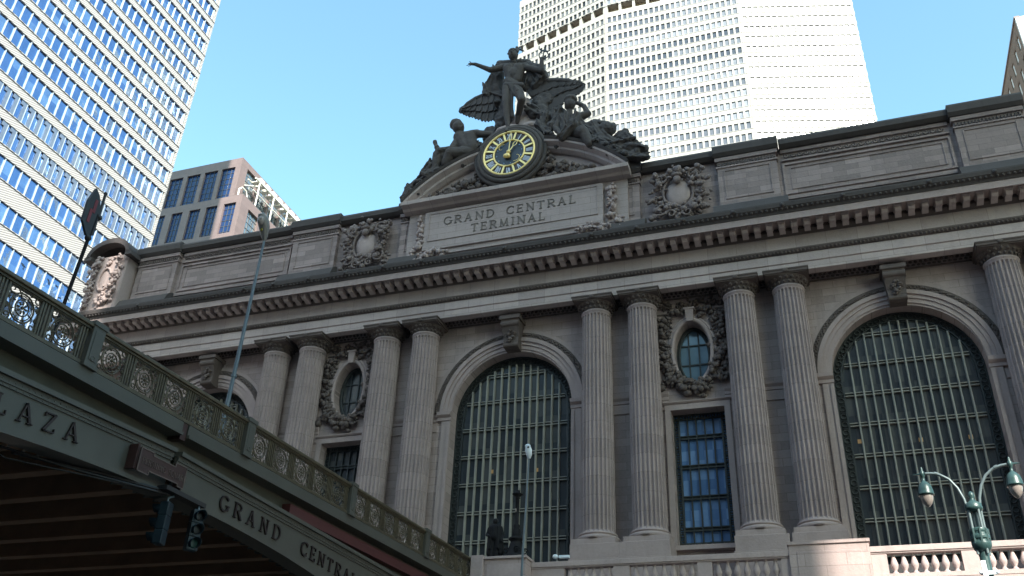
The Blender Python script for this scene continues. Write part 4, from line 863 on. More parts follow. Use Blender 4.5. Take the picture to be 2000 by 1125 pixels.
def side_girder(x0, y0, y1, name, outer):
    ys = [y0+(y1-y0)*i/30 for i in range(31)]
    mb = MB(); n = 31; vs = []
    for xx in (x0, x0-.06):
        vs += [(xx, y, tz(y)) for y in ys]+[(xx, y, bz(y)) for y in ys]
    fs = []
    for i in range(30): fs += [[i, i+1, n+i+1, n+i], [2*n+i, 3*n+i, 3*n+i+1, 2*n+i+1]]
    mb.add(vs, fs); P(mb, name, M['girder'] if outer else M['rust'], VI)
    mb = MB()
    for u0, u1, d0, d1 in ((x0-.3, x0+.16, 0, .11), (x0-.02, x0+.07, -.13, 0), (x0-.02, x0+.04, -.2, -.13)):
        a, b = tz(y0), tz(y1); mb.add([(u0, y0, a+d0), (u1, y0, a+d0), (u1, y1, b+d0), (u0, y1, b+d0), (u0, y0, a+d1), (u1, y0, a+d1), (u1, y1, b+d1), (u0, y1, b+d1)], [(0,3,2,1),(4,5,6,7),(0,1,5,4),(2,3,7,6),(1,2,6,5),(3,0,4,7)])
    for i in range(30):
        y_, y2 = ys[i], ys[i+1]; a, b = bz(y_), bz(y2)
        mb.add([(x0-.45, y_, a-.1), (x0+.16, y_, a-.1), (x0+.16, y2, b-.1), (x0-.45, y2, b-.1), (x0-.45, y_, a), (x0+.16, y_, a), (x0+.16, y2, b), (x0-.45, y2, b)], [(0,3,2,1),(4,5,6,7),(0,1,5,4),(2,3,7,6),(1,2,6,5),(3,0,4,7)])
    P(mb, 'flange', M['girder'] if outer else M['rust'], VI)
side_girder(-.06, -42, JY-.1, 'girder_web', True); side_girder(-.06, JY+.1, -4.3, 'girder_web', True)
mb = MB(); y = -41.5                                   # rivets under the top flange and along the soffit
while y < -4.6:
    mb.blob((.01, y, tz(y)-.07), .018, 1); mb.blob((-.02, y+.09, tz(y)-.165), .018, 1); y += .18
P(mb, 'rivets', M['girder'], VI)
side_girder(-21.4, -42, -4.3, 'inner_girder', False)
y = -41.0
while y < -4.5:
    mb = MB(); mb.box(-21.4, -.62, y-.05, y+.05, -5.7, -4.75); mb.box(-21.4, -.62, y-.17, y+.17, -5.76, -5.7); P(mb, 'cross_beam', M['rust'], VI); y += 1.75
# lattice strip behind the soffit of the outer girder
mb = MB(); y = -40
while y < -5:
    a = bz(y)-.02; mb.bar((-.15, y, a+.0), (-.85, y+.4, a+.02), .06, .03); mb.bar((-.85, y, a+.02), (-.15, y+.4, a), .06, .03); y += .4
mb.box(-.9, -.8, -42, -4.3, -5.9, -5.75); P(mb, 'lattice_bracing', M['girder'], VI)
# posts
posty = [-27.85+6.37*i for i in range(-3, 4)]
pm = None
for y in posty:
    if pm is None:
        q = MB(); q.box(-.14, .17, -.19, .19, -1.06, .03); q.box(-.17, .20, -.22, .22, -1.08, -.98); q.box(-.17, .2, -.22, .22, -.06, .06); q.box(.17, .185, -.12, .12, -.9, -.16)
        q.ring((.185, 0, -.84), .06, .015, 'yz', 10, 4)
        pm = q.build('railing_post', M['girder'], VI, bevel=.01); pm.location = (0, y+22.5, rz(y)-GZ)
    else: inst(pm, VI, (0, y+22.5, rz(y)-GZ))
# scrollwork panels
def rail_panel():
    mb = MB(); z0, z1, w = -.96, -.14, .46; zc = (z0+z1)/2
    for y_ in (-w, w): mb.box(-.03, .05, y_-.025, y_+.025, z0, z1)
    mb.box(-.03, .05, -w, w, z0, z0+.035); mb.box(-.03, .05, -w, w, z1-.035, z1)
    mb.ring((.01, 0, zc), .32, .022, 'yz', 24, 5); mb.ring((.01, 0, zc), .27, .014, 'yz', 22, 4); mb.ring((.015, 0, zc), .18, .018, 'yz', 18, 5)
    for i in range(8):
        a = math.pi*2*i/8; mb.blob((.02, .1*math.cos(a), zc+.1*math.sin(a)), (.025, .055, .03), 1, Euler((a, 0, 0)).to_matrix())
        b = a+.4; mb.blob((.02, .262*math.cos(b), zc+.262*math.sin(b)), (.025, .05, .022), 1, Euler((b, 0, 0)).to_matrix())
    mb.blob((.03, 0, zc), .05, 1)
    for sy in (-1, 1):
        for sz in (-1, 1):
            mb.curl((.01, sy*.40, zc+sz*.10), .07, .016, 1.0, sz, 'yz', a0=1.5, seg=7); mb.curl((.01, sy*.13, zc+sz*.36), .07, .016, 1.0, -sy, 'yz', a0=2.5, seg=7)
            mb.curl((.01, sy*.345, zc+sz*.30), .10, .022, 1.1, sy*sz, 'yz', a0=.8*sy, seg=9)
            mb.blob((.015, sy*.39, zc+sz*.12), (.02, .035, .06), 1); mb.blob((.015, sy*.2, zc+sz*.375), (.02, .06, .03), 1)
    for k in (-.09, 0, .09): mb.box(-.03, .06, w+.16+k-.022, w+.16+k+.022, z0-.02, z1+.02)
    return mb
pp = None; k = 0
for j in range(len(posty)-1):
    for i in range(5):
        y = posty[j]+.19+.08+(i+.5)*(6.37-.38-.02)/5-.16
        if pp is None: pp = rail_panel().build('railing_panel', M['railpaint'], VI); pp.rotation_euler = (math.atan(SL), 0, 0); pp.location = (0, y+22.5, rz(y)-GZ)
        else: inst(pp, VI, (0, y+22.5, rz(y)-GZ))
for i in range(5):
    y = posty[-1]+.19+.08+(i+.5)*.98
    inst(pp, VI, (0, y+22.5, rz(y)-GZ))
# raised letters follow the curve of the girder
def along(s, y0, h, gap, dzc, wide=1.25):
    y = y0
    for ch in s:
        z = (bz(y)+tz(y))/2+dzc-h/2; z2 = (bz(y+.5)+tz(y))/2+dzc-h/2+(.03 if y < JY else 0); d = Vector((0, .5, z2-z)).normalized()
        mb = MB(); w = letter(mb, ch, (-.055, y, z), h, d, Vector((0, -d.z, d.y)), (1, 0, 0), .05, wide); y += w+gap
        P(mb, 'raised_letter', M['bletter'], VI)
along('PLAZA', -30.35, .42, .26, -.04, 1.2); along('GRAND', -22.0, .42, .26, -.06, 1.2); along('CENTRAL', -17.65, .42, .17, -.05, 1.2)

mb = MB(); mb.box(-21.5, .2, -4.2, -3.2, GZ, -3.9); P(mb, 'abutment', M['terr'], VI)
mb = MB(); mb.box(-21.5, 0.0, -44, -41.9, GZ, -4.6); P(mb, 'abutment', M['terr'], VI)
# sign plate
SG = empty('street_sign', (.25, -24.8, -6.1)); tag(SG, 'brown enamel sign reading PERSHING SQUARE fixed to the green girder', 'sign')
mb = MB(); pts = [(-25.72, -5.50), (-25.3, -5.52), (-25.3, -5.60), (-24.3, -5.62), (-24.3, -5.5), (-23.98, -5.5), (-23.98, -6.02), (-24.25, -6.02), (-24.25, -6.0), (-25.3, -6.0), (-25.3, -6.1), (-25.72, -6.1)]
pts = [(-25.7, -5.52), (-25.25, -5.50), (-25.25, -5.58), (-24.4, -5.56), (-24.4, -5.46), (-23.97, -5.44), (-23.97, -5.99), (-24.2, -5.99), (-24.2, -5.93), (-25.3, -5.98), (-25.3, -6.08), (-25.7, -6.08)]
mb.prism(pts, 'x', .22, .27); P(mb, 'sign_plate', M['signbrown'], SG)
mb = MB()
for a, b in zip(pts, pts[1:]+pts[:1]): mb.bar((.275, a[0], a[1]), (.275, b[0], b[1]), .03, .02, up=(1, 0, 0))
P(mb, 'sign_border', M['signtext'], SG)
mb = MB(); text(mb, 'PERSHING SQUARE', (.272, -25.6, -5.87), .155, .016, (0, .9995, .03), (0, -.03, .9995), (1, 0, 0), .012, .86); P(mb, 'sign_lettering', M['signtext'], SG)
for a, b in ((-25.78, -25.71), (-24.0, -23.95)): mb = MB(); mb.box(-.04, .22, a, b, -6.05, -5.45); P(mb, 'sign_bracket', M['signbrown'], SG)
# traffic signals
def signal(x, y, z, rot, label, lit):
    t = empty('traffic_light', (x, y, z)); t.rotation_euler = (0, 0, rot); tag(t, label, 'traffic light', 'traffic lights hanging under the viaduct')
    mb = MB()
    for i in range(3): mb.box(-.15, .15, -.13, .1, -.345*(i+1)+.01, -.345*i)
    mb.box(-.13, .13, -.11, .08, -1.035, 0); mb.build('signal_housing', M['signal'], t, bevel=.02)
    for i in range(3):
        mb = MB(); zc = -.345*i-.17; n = 14; vs = []; 
        for yy, rr in ((-.13, .135), (-.36, .135), (-.36, .125), (-.13, .125)):
            for k in range(n+1):
                a = R(-50+280*k/n); q = yy+ (0.06*(1-math.sin(a)) if yy < -.2 else 0); vs.append((rr*math.cos(a), q, zc+rr*math.sin(a)))
        N = n+1; fs = [[j*N+k, j*N+k+1, (j+1)*N+k+1, (j+1)*N+k] for j in range(3) for k in range(n)]; mb.add(vs, fs, True); mb.build('lens_hood', M['signal'], t)
        mb = MB(); mb.blob((0, -.13, zc), (.12, .03, .12), 2); mb.build('lens', M['greenlamp'] if (lit and i == 2) else M['black'], t)
    mb = MB(); mb.tube([(0, -.02, 0), (0, -.02, .12), (-.05, .1, .18)], .03); mb.build('hanger', M['galv'], t)
signal(.42, -23.38, -6.38, R(62), 'blue-green traffic light hanging under the viaduct with its hoods facing right', True)
signal(.30, -24.4, -6.48, R(-75), 'blue-green traffic light hanging under the viaduct with its hoods facing left', False)
AR = empty('signal_bracket', (0, -24, -6)); tag(AR, 'dark bracket arm and cables under the girder holding both traffic lights', 'bracket')
mb = MB(); mb.tube([(-.8, -28.3, -6.5), (-.2, -26.2, -6.32), (.3, -24.5, -6.24), (.42, -23.2, -6.2)], .045); mb.tube([(-.9, -30.5, -6.3), (-.6, -28.6, -6.75), (-.1, -26.4, -6.5), (.3, -24.4, -6.28)], .02); mb.tube([(-1.8, -31, -6.1), (-.9, -29, -6.5), (-.2, -27, -6.5), (.3, -24.5, -6.3)], .03)
mb.box(.2, .5, -24.8, -23.2, -6.27, -6.16); P(mb, 'bracket_arm', M['black'], AR)

# ------------------------------------------------------------------ things standing on the viaduct and street
LP = empty('street_lamp', (-1.2, -21.1, -3.9)); tag(LP, 'tall grey street lamp with drooping oval head rising behind the viaduct railing', 'street lamp')
top = Vector((-1.2, -20.95, 3.85)); foot = Vector((-1.2, -21.1, -3.9))
mb = MB(); mb.tube([foot, foot.lerp(top, .5), top], [.075, .06, .04], 10); mb.tube([foot.lerp(top, .33)+Vector((0, 0, -.04)), foot.lerp(top, .33)+Vector((0, 0, .04))], .09, 10); P(mb, 'pole', M['galv'], LP)
mb = MB(); mb.tube([(-1.2, -20.94, 3.72), (-1.2, -21.0, 3.9), (-1.2, -21.1, 4.2), (-1.2, -21.25, 4.42), (-1.2, -21.4, 4.56)], [.05, .12, .19, .2, .1], 14); P(mb, 'lamp_head', M['lamphead'], LP)
mb = MB(); mb.blob((-1.18, -21.36, 4.3), (.13, .12, .2), 2); P(mb, 'lamp_lens', M['lens'], LP)
mb = MB(); mb.blob((-1.2, -21.2, 4.02), (.05, .05, .06), 2); P(mb, 'yellow_tag', plain('yellow_tag', (.28, .25, .02), .6), LP)
LW = empty('street_lamp', (3.15, -6.0, GZ)); tag(LW, 'thin street lamp with bright white oval head before the middle arched window', 'street lamp')
mb = MB(); mb.tube([(3.15, -6.0, GZ), (3.26, -6.0, -3.4), (3.44, -6.05, 1.0)], [.08, .05, .03], 10); P(mb, 'pole', M['galv'], LW)
mb = MB(); mb.tube([(3.45, -6.05, .98), (3.45, -6.08, 1.1), (3.44, -6.15, 1.32), (3.42, -6.22, 1.5)], [.06, .12, .155, .11], 14); mb.blob((3.42, -6.22, 1.5), (.13, .11, .09), 2); P(mb, 'lamp_head', M['white'], LW)
mb = MB(); mb.blob((3.48, -6.33, 1.4), (.05, .03, .05), 2); P(mb, 'photocell', M['black'], LW)
# diamond shaped lane signal on a pole
DS = empty('sign_post', (-3, -26.3, -3.9)); tag(DS, 'dark tilted sign box with red lettering on a thin pole above the viaduct railing', 'sign')
mb = MB(); mb.tube([(-3, -26.42, -4.0), (-3, -26.2, 1.6)], .05, 10); P(mb, 'pole', M['darkbronze'], DS)
mb = MB(); mb.prism([(-26.36, .78), (-26.12, .92), (-26.14, 1.7), (-26.34, 2.15), (-26.52, 2.3), (-26.66, 1.8), (-26.65, 1.12)], 'x', -3.04, -2.96)
mb.tube([(-3.0, -26.12, 1.5), (-3.0, -26.14, 2.35)], .04, 8); mb.blob((-3, -26.14, 2.38), .06, 1); mb.blob((-3, -26.1, 1.55), .10, 1); mb.blob((-3, -26.25, .76), .11, 1)
P(mb, 'sign_box', M['black'], DS)
for y_, z_ in ((-26.38, 1.75), (-26.47, 1.38)):
    mb = MB(); mb.box(-2.96, -2.95, y_-.05, y_+.05, z_-.22, z_+.22); P(mb, 'red_legend', M['redlamp'], DS)
# twin bishop's crook street lamp on the right
TL = empty('twin_lamp_post', (18.55, -21.6, GZ)); tag(TL, 'teal cast-iron twin-arm street lamp with curved arms at lower right', 'street lamp')
bx, by = 18.55, -21.6
mb = MB(); mb.lathe(bx, by, [(.3, GZ), (.3, GZ+.4), (.2, GZ+.9), (.13, GZ+1.5), (.095, -7.75)], 14); P(mb, 'post', M['teal'], TL)
mb = MB(); mb.lathe(bx, by, [(.1, -7.85), (.16, -7.8), (.19, -7.72), (.19, -7.66), (.165, -7.65), (.165, -7.6), (.185, -7.59), (.185, -7.52), (.165, -7.5), (.165, -7.45), (.175, -7.44), (.175, -7.38), (.1, -7.35)], 16)
for i in range(8): a = math.pi/4*i; mb.box(bx+.17*math.cos(a)-.02, bx+.17*math.cos(a)+.02, by+.17*math.sin(a)-.02, by+.17*math.sin(a)+.02, -7.7, -7.38)
P(mb, 'collar', M['teal'], TL, bevel=.006)
mb = MB()
for i in range(4): a = math.pi/2*i+.5; mb.tube([(bx+.13*math.cos(a), by+.13*math.sin(a), -7.9), (bx+.13*math.cos(a), by+.13*math.sin(a), -6.95)], .028, 8)
mb.tube([(bx, by, -7.8), (bx, by, -6.95)], .05, 8); P(mb, 'cage_rods', M['tealarm'], TL)
mb = MB(); mb.lathe(bx, by, [(.1, -7.02), (.17, -6.98), (.175, -6.92), (.165, -6.9), (.165, -6.85), (.12, -6.82), (.05, -6.77), (.045, -6.72), (.07, -6.67), (.045, -6.6), (.015, -6.57)], 16)
P(mb, 'finial', M['teal'], TL)
for s in (-1, 1):
    mb = MB(); dx = Vector((s*.955, -s*.15, 0)).normalized(); o = Vector((bx, by, 0))
    pts = []
    for u, z_ in ((.12, -7.8), (.12, -6.95), (.15, -6.72), (.23, -6.47), (.36, -6.26), (.52, -6.14), (.68, -6.09), (.8, -6.08)): pts.append(o+dx*u+Vector((0, 0, z_)))
    mb.tube(pts, [.028]*2+[.03]*6, 10); mb.tube([o+dx*.55+Vector((0, 0, -6.125)), o+dx*.62+Vector((0, 0, -6.1))], .042, 8); P(mb, 'curved_arm', M['tealarm'], TL)
    h = o+dx*.86; mb = MB(); mb.lathe(h.x, h.y, [(.015, -5.93), (.03, -5.97), (.02, -6.0), (.045, -6.03), (.05, -6.13), (.03, -6.15), (.035, -6.24), (.09, -6.29), (.135, -6.36), (.155, -6.45), (.16, -6.52), (.165, -6.53), (.165, -6.56), (.14, -6.56)], 18)
    mb.tube([h+Vector((0, 0, -6.08)), h+dx*.2+Vector((0, 0, -6.08))], [.03, .006], 6); P(mb, 'lamp_hood', M['teal'], TL)
    mb = MB(); mb.lathe(h.x, h.y, [(.135, -6.56), (.13, -6.63), (.1, -6.72), (.05, -6.79), (.005, -6.82)], 18); P(mb, 'glass_globe', M['lens'], TL)
mb = MB(); mb.box(bx-.11, bx-.02, by-.16, by-.1, -8.6, -8.05); mb.box(bx-.13, bx+.16, by-.13, by-.09, -8.32, -8.25); mb.blob((bx+.16, by-.12, -8.28), .04, 1); mb.blob((bx-.14, by-.12, -8.28), .04, 1); P(mb, 'white_junction_box', M['white'], TL)
# ------------------------------------------------------------------ office towers behind
# white ribbed glass tower, left: its long side faces +x
OV = empty('office_tower', (-56, -20, GZ)); tag(OV, 'office tower of blue mirror glass between diagonal-ribbed white bands, at far left', 'skyscraper')
XO = -45.0; YA_, YB_ = -62.0, 17.75
bands = [(GZ, 17.0)]+[(23.2, 24.3), (26.5, 27.75), (29.55, 31.25), (33.2, 34.1), (36.1, 37.0), (39.1, 39.95)]+[(42.1+2.65*i, 42.93+2.65*i) for i in range(52)]
top_z = bands[-1][1]
mb = MB()
for a, b in bands: mb.box(XO-.5, XO, YA_, YB_, a, b); mb.box(XO-.4, XO+.07, YA_, YB_, b-.06, b+.005)
mb.box(XO-.35, XO-.02, YB_-.25, YB_, 17, top_z)
P(mb, 'terracotta_bands', M['onev'], OV)
mb = MB(); mb.box(-75, XO-.5, YA_+.3, YB_-.2, GZ, top_z+.5); P(mb, 'tower_core', M['metdark'], OV)
mb = MB(); n = 0
y = YB_-.45
while y > YA_:
    mb.box(XO-.2, XO-.055, y-.045, y+.045, 17, top_z); y -= .907
P(mb, 'white_mullions', M['onvmul'], OV)
rest = MB(); cnt = 0; cand = []
for (a, b), (c, d) in zip(bands[:-1], bands[1:]):
    y = YB_-.45; k = 0
    while y > YA_:
        # nearest panes inside the photograph's left edge: small y and low z
        cand.append((abs(y+1)+abs(b-36)*1.1 if y > -4.5+(b-36)*-.05 else 999, y, b, c)); y -= .907
cand.sort(key=lambda q: q[0])
rd = random.Random(5)
for i, (_, y, b, c) in enumerate(cand):
    t = rd.uniform(-.012, .012); u = rd.uniform(-.02, .02); a0, a1 = y-.86, y-.047
    vs = [(XO-.16-t, a0, b+.006), (XO-.16+t, a1, b+.006), (XO-.16+t+u, a1, c-.002), (XO-.16-t+u, a0, c-.002)]
    if i < 100:
        q = MB(); q.add(vs, [(0, 1, 2, 3)]); P(q, 'window', M['ovglass'], OV)
    else: rest.add(vs, [(0, 1, 2, 3)])
tag(P(rest, 'distant_windows', M['ovglass'], OV), kind='stuff')
mb = MB()                                     # louvred floors: dark slots under the band
for z0, z1 in ((34.1, 36.1), (37.0, 39.1)):
    y = YB_-.45
    while y > YA_:
        mb.box(XO-.13, XO-.06, y-.36, y-.047, z0+.1, z1-.01)
        mb.box(XO-.10, XO-.05, y-.62, y-.36, z1-.45, z1-.01); y -= .907
P(mb, 'louvre_slots', plain('grey_louvre', (.20, .25, .33), .35, .5, .4, 2), OV)

# pink granite tower, two stepped volumes
M['bars'] = plain('slate_glazing_bars', (.07, .075, .09), .5)
BG = empty('granite_tower', (-88, 80, GZ)); tag(BG, 'pink granite tower with dark blue window strips and white rooftop machinery', 'skyscraper')
def frame_wall(mb, axis, fixed, th, lo, hi, z0, z1, holes):
    # wall of boxes around rectangular holes laid out in columns
    cols = sorted(holes); cur = lo
    def bx(a, b, c, d):
        if b-a < .01 or d-c < .01: return
        if axis == 'y': mb.box(a, b, fixed, fixed+th, c, d)
        else: mb.box(fixed-th, fixed, a, b, c, d)
    for a, b, zs in cols:
        bx(cur, a, z0, z1); c = z0
        for p, q in sorted(zs): bx(a, b, c, p); c = q
        bx(a, b, c, z1); cur = b
    bx(cur, hi, z0, z1)
mb = MB()
up = [(-97.5, -94.5), (-93.55, -90.55), (-89.6, -86.6), (-85.7, -82.75)]
frame_wall(mb, 'y', 70, 1.0, -101, -81.5, 60, 95.3, [(a, b, [(86.0, 93.3)]) for a, b in up])
frame_wall(mb, 'x', -81.5, 1.0, 71.01, 97, 60, 95.3, [(72.0+4.2*i, 75.6+4.2*i, [(86.0, 94.0)]) for i in range(6)])
frame_wall(mb, 'y', 68.5, 1.0, -101, -78.3, GZ, 85.0, [(a, b, [(83.4-7.5*(k+1)+.9, 83.4-7.5*k) for k in range(6)]) for a, b in [(-97.4, -94.9), (-93.4, -91.0), (-89.5, -87.1), (-85.8, -83.4), (-82.0, -79.4)]])
frame_wall(mb, 'x', -78.3, 1.0, 69.51, 97, GZ, 85.0, [(70.9+4.2*i, 74.3+4.2*i, [(83.2-7.5*(k+1)+.9, 83.2-7.5*k) for k in range(6)]) for i in range(6)])
P(mb, 'granite_wall', M['granite'], BG)
mb = MB(); mb.box(-101, -79.4, 69.6, 97, GZ, 84.95); mb.box(-101, -82.6, 71.1, 97, 84.95, 95.2); P(mb, 'tower_core', M['void'], BG)
mb = MB(); mb.box(-101, -78.5, 68.8, 97, 84.95, 85.3); P(mb, 'setback_roof', M['roofmat'], BG)
def strip_window(a, b, z0, z1, axis, f, g):
    q = MB()
    if axis == 'y': q.box(a, b, f, f+.05, z0, z1)
    else: q.box(f-.05, f, a, b, z0, z1)
    w = P(q, 'window', g, BG)
    q = MB()
    for i in range(1, 3):
        x = a+(b-a)*i/3
        q.box(x-.05, x+.05, f-.1, f, z0, z1) if axis == 'y' else q.box(f, f+.1, x-.05, x+.05, z0, z1)
    z = z1-1.1
    while z > z0+.3:
        q.box(a, b, f-.07, f-.002, z-.04, z+.04) if axis == 'y' else q.box(f+.002, f+.07, a, b, z-.04, z+.04); z -= 1.25
    P(q, 'glazing_bars', M['bars'], w)
for a, b in up: strip_window(a, b, 86, 93.3, 'y', 70.4, M['towerglass'])
for i in range(6): strip_window(72+4.2*i, 75.6+4.2*i, 86, 94, 'x', -81.95, M['eastglass'])
for a, b in [(-97.4, -94.9), (-93.4, -91.0), (-89.5, -87.1), (-85.8, -83.4), (-82.0, -79.4)]:
    for k in range(3): strip_window(a, b, 83.4-7.5*(k+1)+.9, 83.4-7.5*k, 'y', 68.9, M['towerglass'])
for i in range(6):
    for k in range(2): strip_window(70.9+4.2*i, 74.3+4.2*i, 83.2-7.5*(k+1)+.9, 83.2-7.5*k, 'x', -78.75, M['eastglass'])
RG = empty('rooftop_machinery', (-79.5, 82, 85.3)); tag(RG, 'white steel gantry with a row of cooling boxes along the side of the granite tower', 'machinery')
mb = MB()
for y in (73.5, 78.5, 83.5, 88.5, 93.5): mb.tube([(-79.2, y, 85.3), (-79.2, y, 91.9)], .16, 6)
mb.tube([(-79.2, 72, 91.4), (-79.2, 97, 91.4)], .2, 6); mb.tube([(-80.8, 72, 91.4), (-80.8, 97, 91.4)], .14, 6); mb.tube([(-79.2, 72, 88.6), (-79.2, 97, 88.6)], .12, 6)
mb.tube([(-84, 71, 90.2), (-79.2, 73.5, 90.4)], .13, 6)
y = 73
while y < 96: mb.box(-80.8, -79.2, y, y+1.0, 91.35, 91.5); y += 1.6
P(mb, 'gantry', M['steel'], RG)
mb = MB(); mb.tube([(-80.6, 69.9, 85.3), (-80.6, 69.9, 87.6), (-80.6, 70.6, 88.4), (-80.6, 71.8, 88.4), (-80.6, 72.4, 87.6), (-80.6, 72.4, 85.3)], .16, 8); P(mb, 'roof_hoop', M['steel'], RG)
for i in range(10):
    mb = MB(); y = 74+i*2.2; mb.box(-80.6, -79.4, y, y+1.2, 91.7, 92.7); mb.tube([(-79.39, y+.6, 92.2), (-79.3, y+.6, 92.2)], .32, 10); mb.box(-80.3, -79.7, y+.2, y+1.0, 92.7, 93.1); P(mb, 'cooling_unit', M['steel'], RG)

# broad pale office tower behind the clock
MT = empty('office_tower', (0, 90, GZ)); tag(MT, 'huge pale concrete tower with folded faces and small windows behind the clock', 'skyscraper')
ang = R(15.7); cL, cR = Vector((-11.85, 75, 0)), Vector((11.85, 75, 0)); LW_, RW_ = 19.6, 19.3
faces = [('left', cL, Vector((-math.cos(ang), math.sin(ang), 0)), LW_, 20), ('centre', cL, Vector((1, 0, 0)), 23.7, 24), ('right', cR, Vector((math.cos(ang), math.sin(ang), 0)), RW_, 19)]
metglass = {'left': glass('office_pane_painted_dim', (.02, .022, .026), .25, 0, .05, 1, (1.96, 2.335), (.2, .21, .22), 'xzy', .5, (.2, 1.2)),  # darker panes: this face's dimmer angle is put into the colour
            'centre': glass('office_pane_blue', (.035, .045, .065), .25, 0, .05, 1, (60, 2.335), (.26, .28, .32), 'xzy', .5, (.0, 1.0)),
            'right': glass('office_pane_painted_glare', (.10, .115, .15), .25, 0, .05, 1, (90, 2.335), (.33, .335, .34), 'xzy', .5, (.0, .35))}  # sun glare on this face painted as pale panes
ZR = [105.93+2.335*k for k in range(-14, 11)]
ZR = [z for z in ZR if not 116.5 < z < 119.6]
allp = []
for nm, o, d, L, nc in faces:
    n_ = Vector((d.y, -d.x, 0)) if nm != 'left' else Vector((-d.y, d.x, 0))
    if n_.y > 0: n_ = -n_
    def pt(u, dep, z): return o+d*u+n_*(-dep)+Vector((0, 0, z))
    mb = MB()
    def slab_(u0, u1, z0, z1, d0, d1):
        p = [pt(u0, d0, z0), pt(u1, d0, z0), pt(u1, d1, z0), pt(u0, d1, z0), pt(u0, d0, z1), pt(u1, d0, z1), pt(u1, d1, z1), pt(u0, d1, z1)]
        mb.add(p, [(0,3,2,1),(4,5,6,7),(0,1,5,4),(1,2,6,5),(2,3,7,6),(3,0,4,7)])
    pitch = (L-.5)/nc; hw, hh = .325, .70
    z_prev = 55.0
    rows = sorted(ZR)
    for z in rows:                            # spandrels
        if z_prev < 117 < z: slab_(0, L, z_prev, 117.15, 0, .4); slab_(0, L, 119.35, z-hh, 0, .4)
        else: slab_(0, L, z_prev, z-hh, 0, .4)
        for c in range(nc+1):
            u = .25+c*pitch; a = max(0, u-(pitch/2-hw)); b = min(L, u+(pitch/2-hw)); slab_(a, b, z-hh, z+hh, 0, .4)
        z_prev = z+hh
    slab_(0, L, z_prev, 132, 0, .4)
    P(mb, 'concrete_face', M['met'], MT)
    mb = MB()                                 # fine projecting floor ledges
    for z in rows:
        p = [pt(0, 0, z-hh-.12), pt(L, 0, z-hh-.12), pt(L, -.06, z-hh-.12), pt(0, -.06, z-hh-.12), pt(0, 0, z-hh-.04), pt(L, 0, z-hh-.04), pt(L, -.06, z-hh-.04), pt(0, -.06, z-hh-.04)]
        mb.add(p, [(0,3,2,1),(4,5,6,7),(0,1,5,4),(1,2,6,5),(2,3,7,6),(3,0,4,7)])
    P(mb, 'floor_ledges', M['met'], MT)
    mb = MB(); slab_(.0, L, 117.15, 119.35, 1.5, 1.9); P(mb, 'louvre_wall', M['tan'], MT)
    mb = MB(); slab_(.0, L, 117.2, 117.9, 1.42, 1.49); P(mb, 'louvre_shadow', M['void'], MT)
    mb = MB()
    step = 2.55
    k = 0
    while k*step <= L+.1:
        u = min(L-.4, k*step); slab_(u, u+.42, 117.15, 119.35, 0, 1.4); slab_(u+.02, u+.40, 118.8, 119.35, -.12, 0); k += 1
    P(mb, 'mechanical_floor_pier', M['met'], MT)
    for z in rows:
        for c in range(nc):
            u = .25+(c+.5)*pitch; v = [pt(u-hw, .17, z-hh), pt(u+hw, .17, z-hh), pt(u+hw, .17, z+hh), pt(u-hw, .17, z+hh)]
            allp.append((nm, z, v, pt(u, 0, z)))
vis = [q for q in allp if 82 < q[1] < 116]
vis.sort(key=lambda q: (q[3]-Vector((15.8, -42.6, -13.1))).length if q[0] == 'centre' else 9999)
sel = set(id(q) for q in vis[60:160])
rests = {}
for q in allp:
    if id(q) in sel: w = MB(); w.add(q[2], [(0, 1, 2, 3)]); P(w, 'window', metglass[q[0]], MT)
    else: rests.setdefault(q[0], MB()).add(q[2], [(0, 1, 2, 3)])
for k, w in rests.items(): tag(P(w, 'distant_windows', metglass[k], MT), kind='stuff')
mb = MB()                                    # shadow joints at the folds
for c in (cL, cR): mb.box(c.x-.12, c.x+.12, c.y-.03, c.y+.1, 55, 117)
P(mb, 'fold_joint', M['metdark'], MT)
mb = MB(); a = cL+faces[0][2]*LW_; b = cR+faces[2][2]*RW_
mb.prism([(cL.x+.3, 75.6), (cR.x-.3, 75.6), (b.x-.4, b.y+.4), (b.x-2, 102), (a.x+2, 102), (a.x+.4, a.y+.4)], 'z', GZ, 117.1); P(mb, 'tower_core', M['metdark'], MT)
mb = MB(); mb.prism([(cL.x+.3, 77.2), (cR.x-.3, 77.2), (b.x-.9, b.y+1.6), (b.x-2, 101), (a.x+2, 101), (a.x+.9, a.y+1.6)], 'z', 117.1, 131.8); P(mb, 'tower_core', M['metdark'], MT)
mb = MB(); mb.prism([(cL.x+.3, 75.45), (cR.x-.3, 75.45), (b.x-.4, b.y+.4), (b.x-2, 102), (a.x+2, 102), (a.x+.4, a.y+.4)], 'z', 119.36, 131.7); P(mb, 'upper_core', M['metdark'], MT)

# brown brick hotel at far right
RB = empty('brick_building', (52, 68, GZ)); tag(RB, 'brown brick building with paired white sash windows at the top right edge', 'building')
XW = 45.0; TOPZ = 75.7; YC = 53.4
wins = []
mb = MB(); holes = []
for c in range(13):
    y1 = YC+1.75+c*2.42; holes.append((y1-.95, y1, [(73.95-3.25*k-2.0, 73.95-3.25*k) for k in range(8)]))
cur = YC
for a, b, zs in holes:
    mb.box(XW, XW+.4, cur, a, GZ, TOPZ); c = GZ
    for p, q in sorted(zs): mb.box(XW, XW+.4, a, b, c, p); c = q
    mb.box(XW, XW+.4, a, b, c, TOPZ); cur = b
mb.box(XW, XW+.4, cur, 88, GZ, TOPZ)
P(mb, 'brick_wall', M['brick'], RB)
mb = MB(); mb.box(XW+.01, XW+14, YC-.4, YC-.002, GZ, TOPZ+.1); P(mb, 'plastered_front', M['whitewall'], RB)
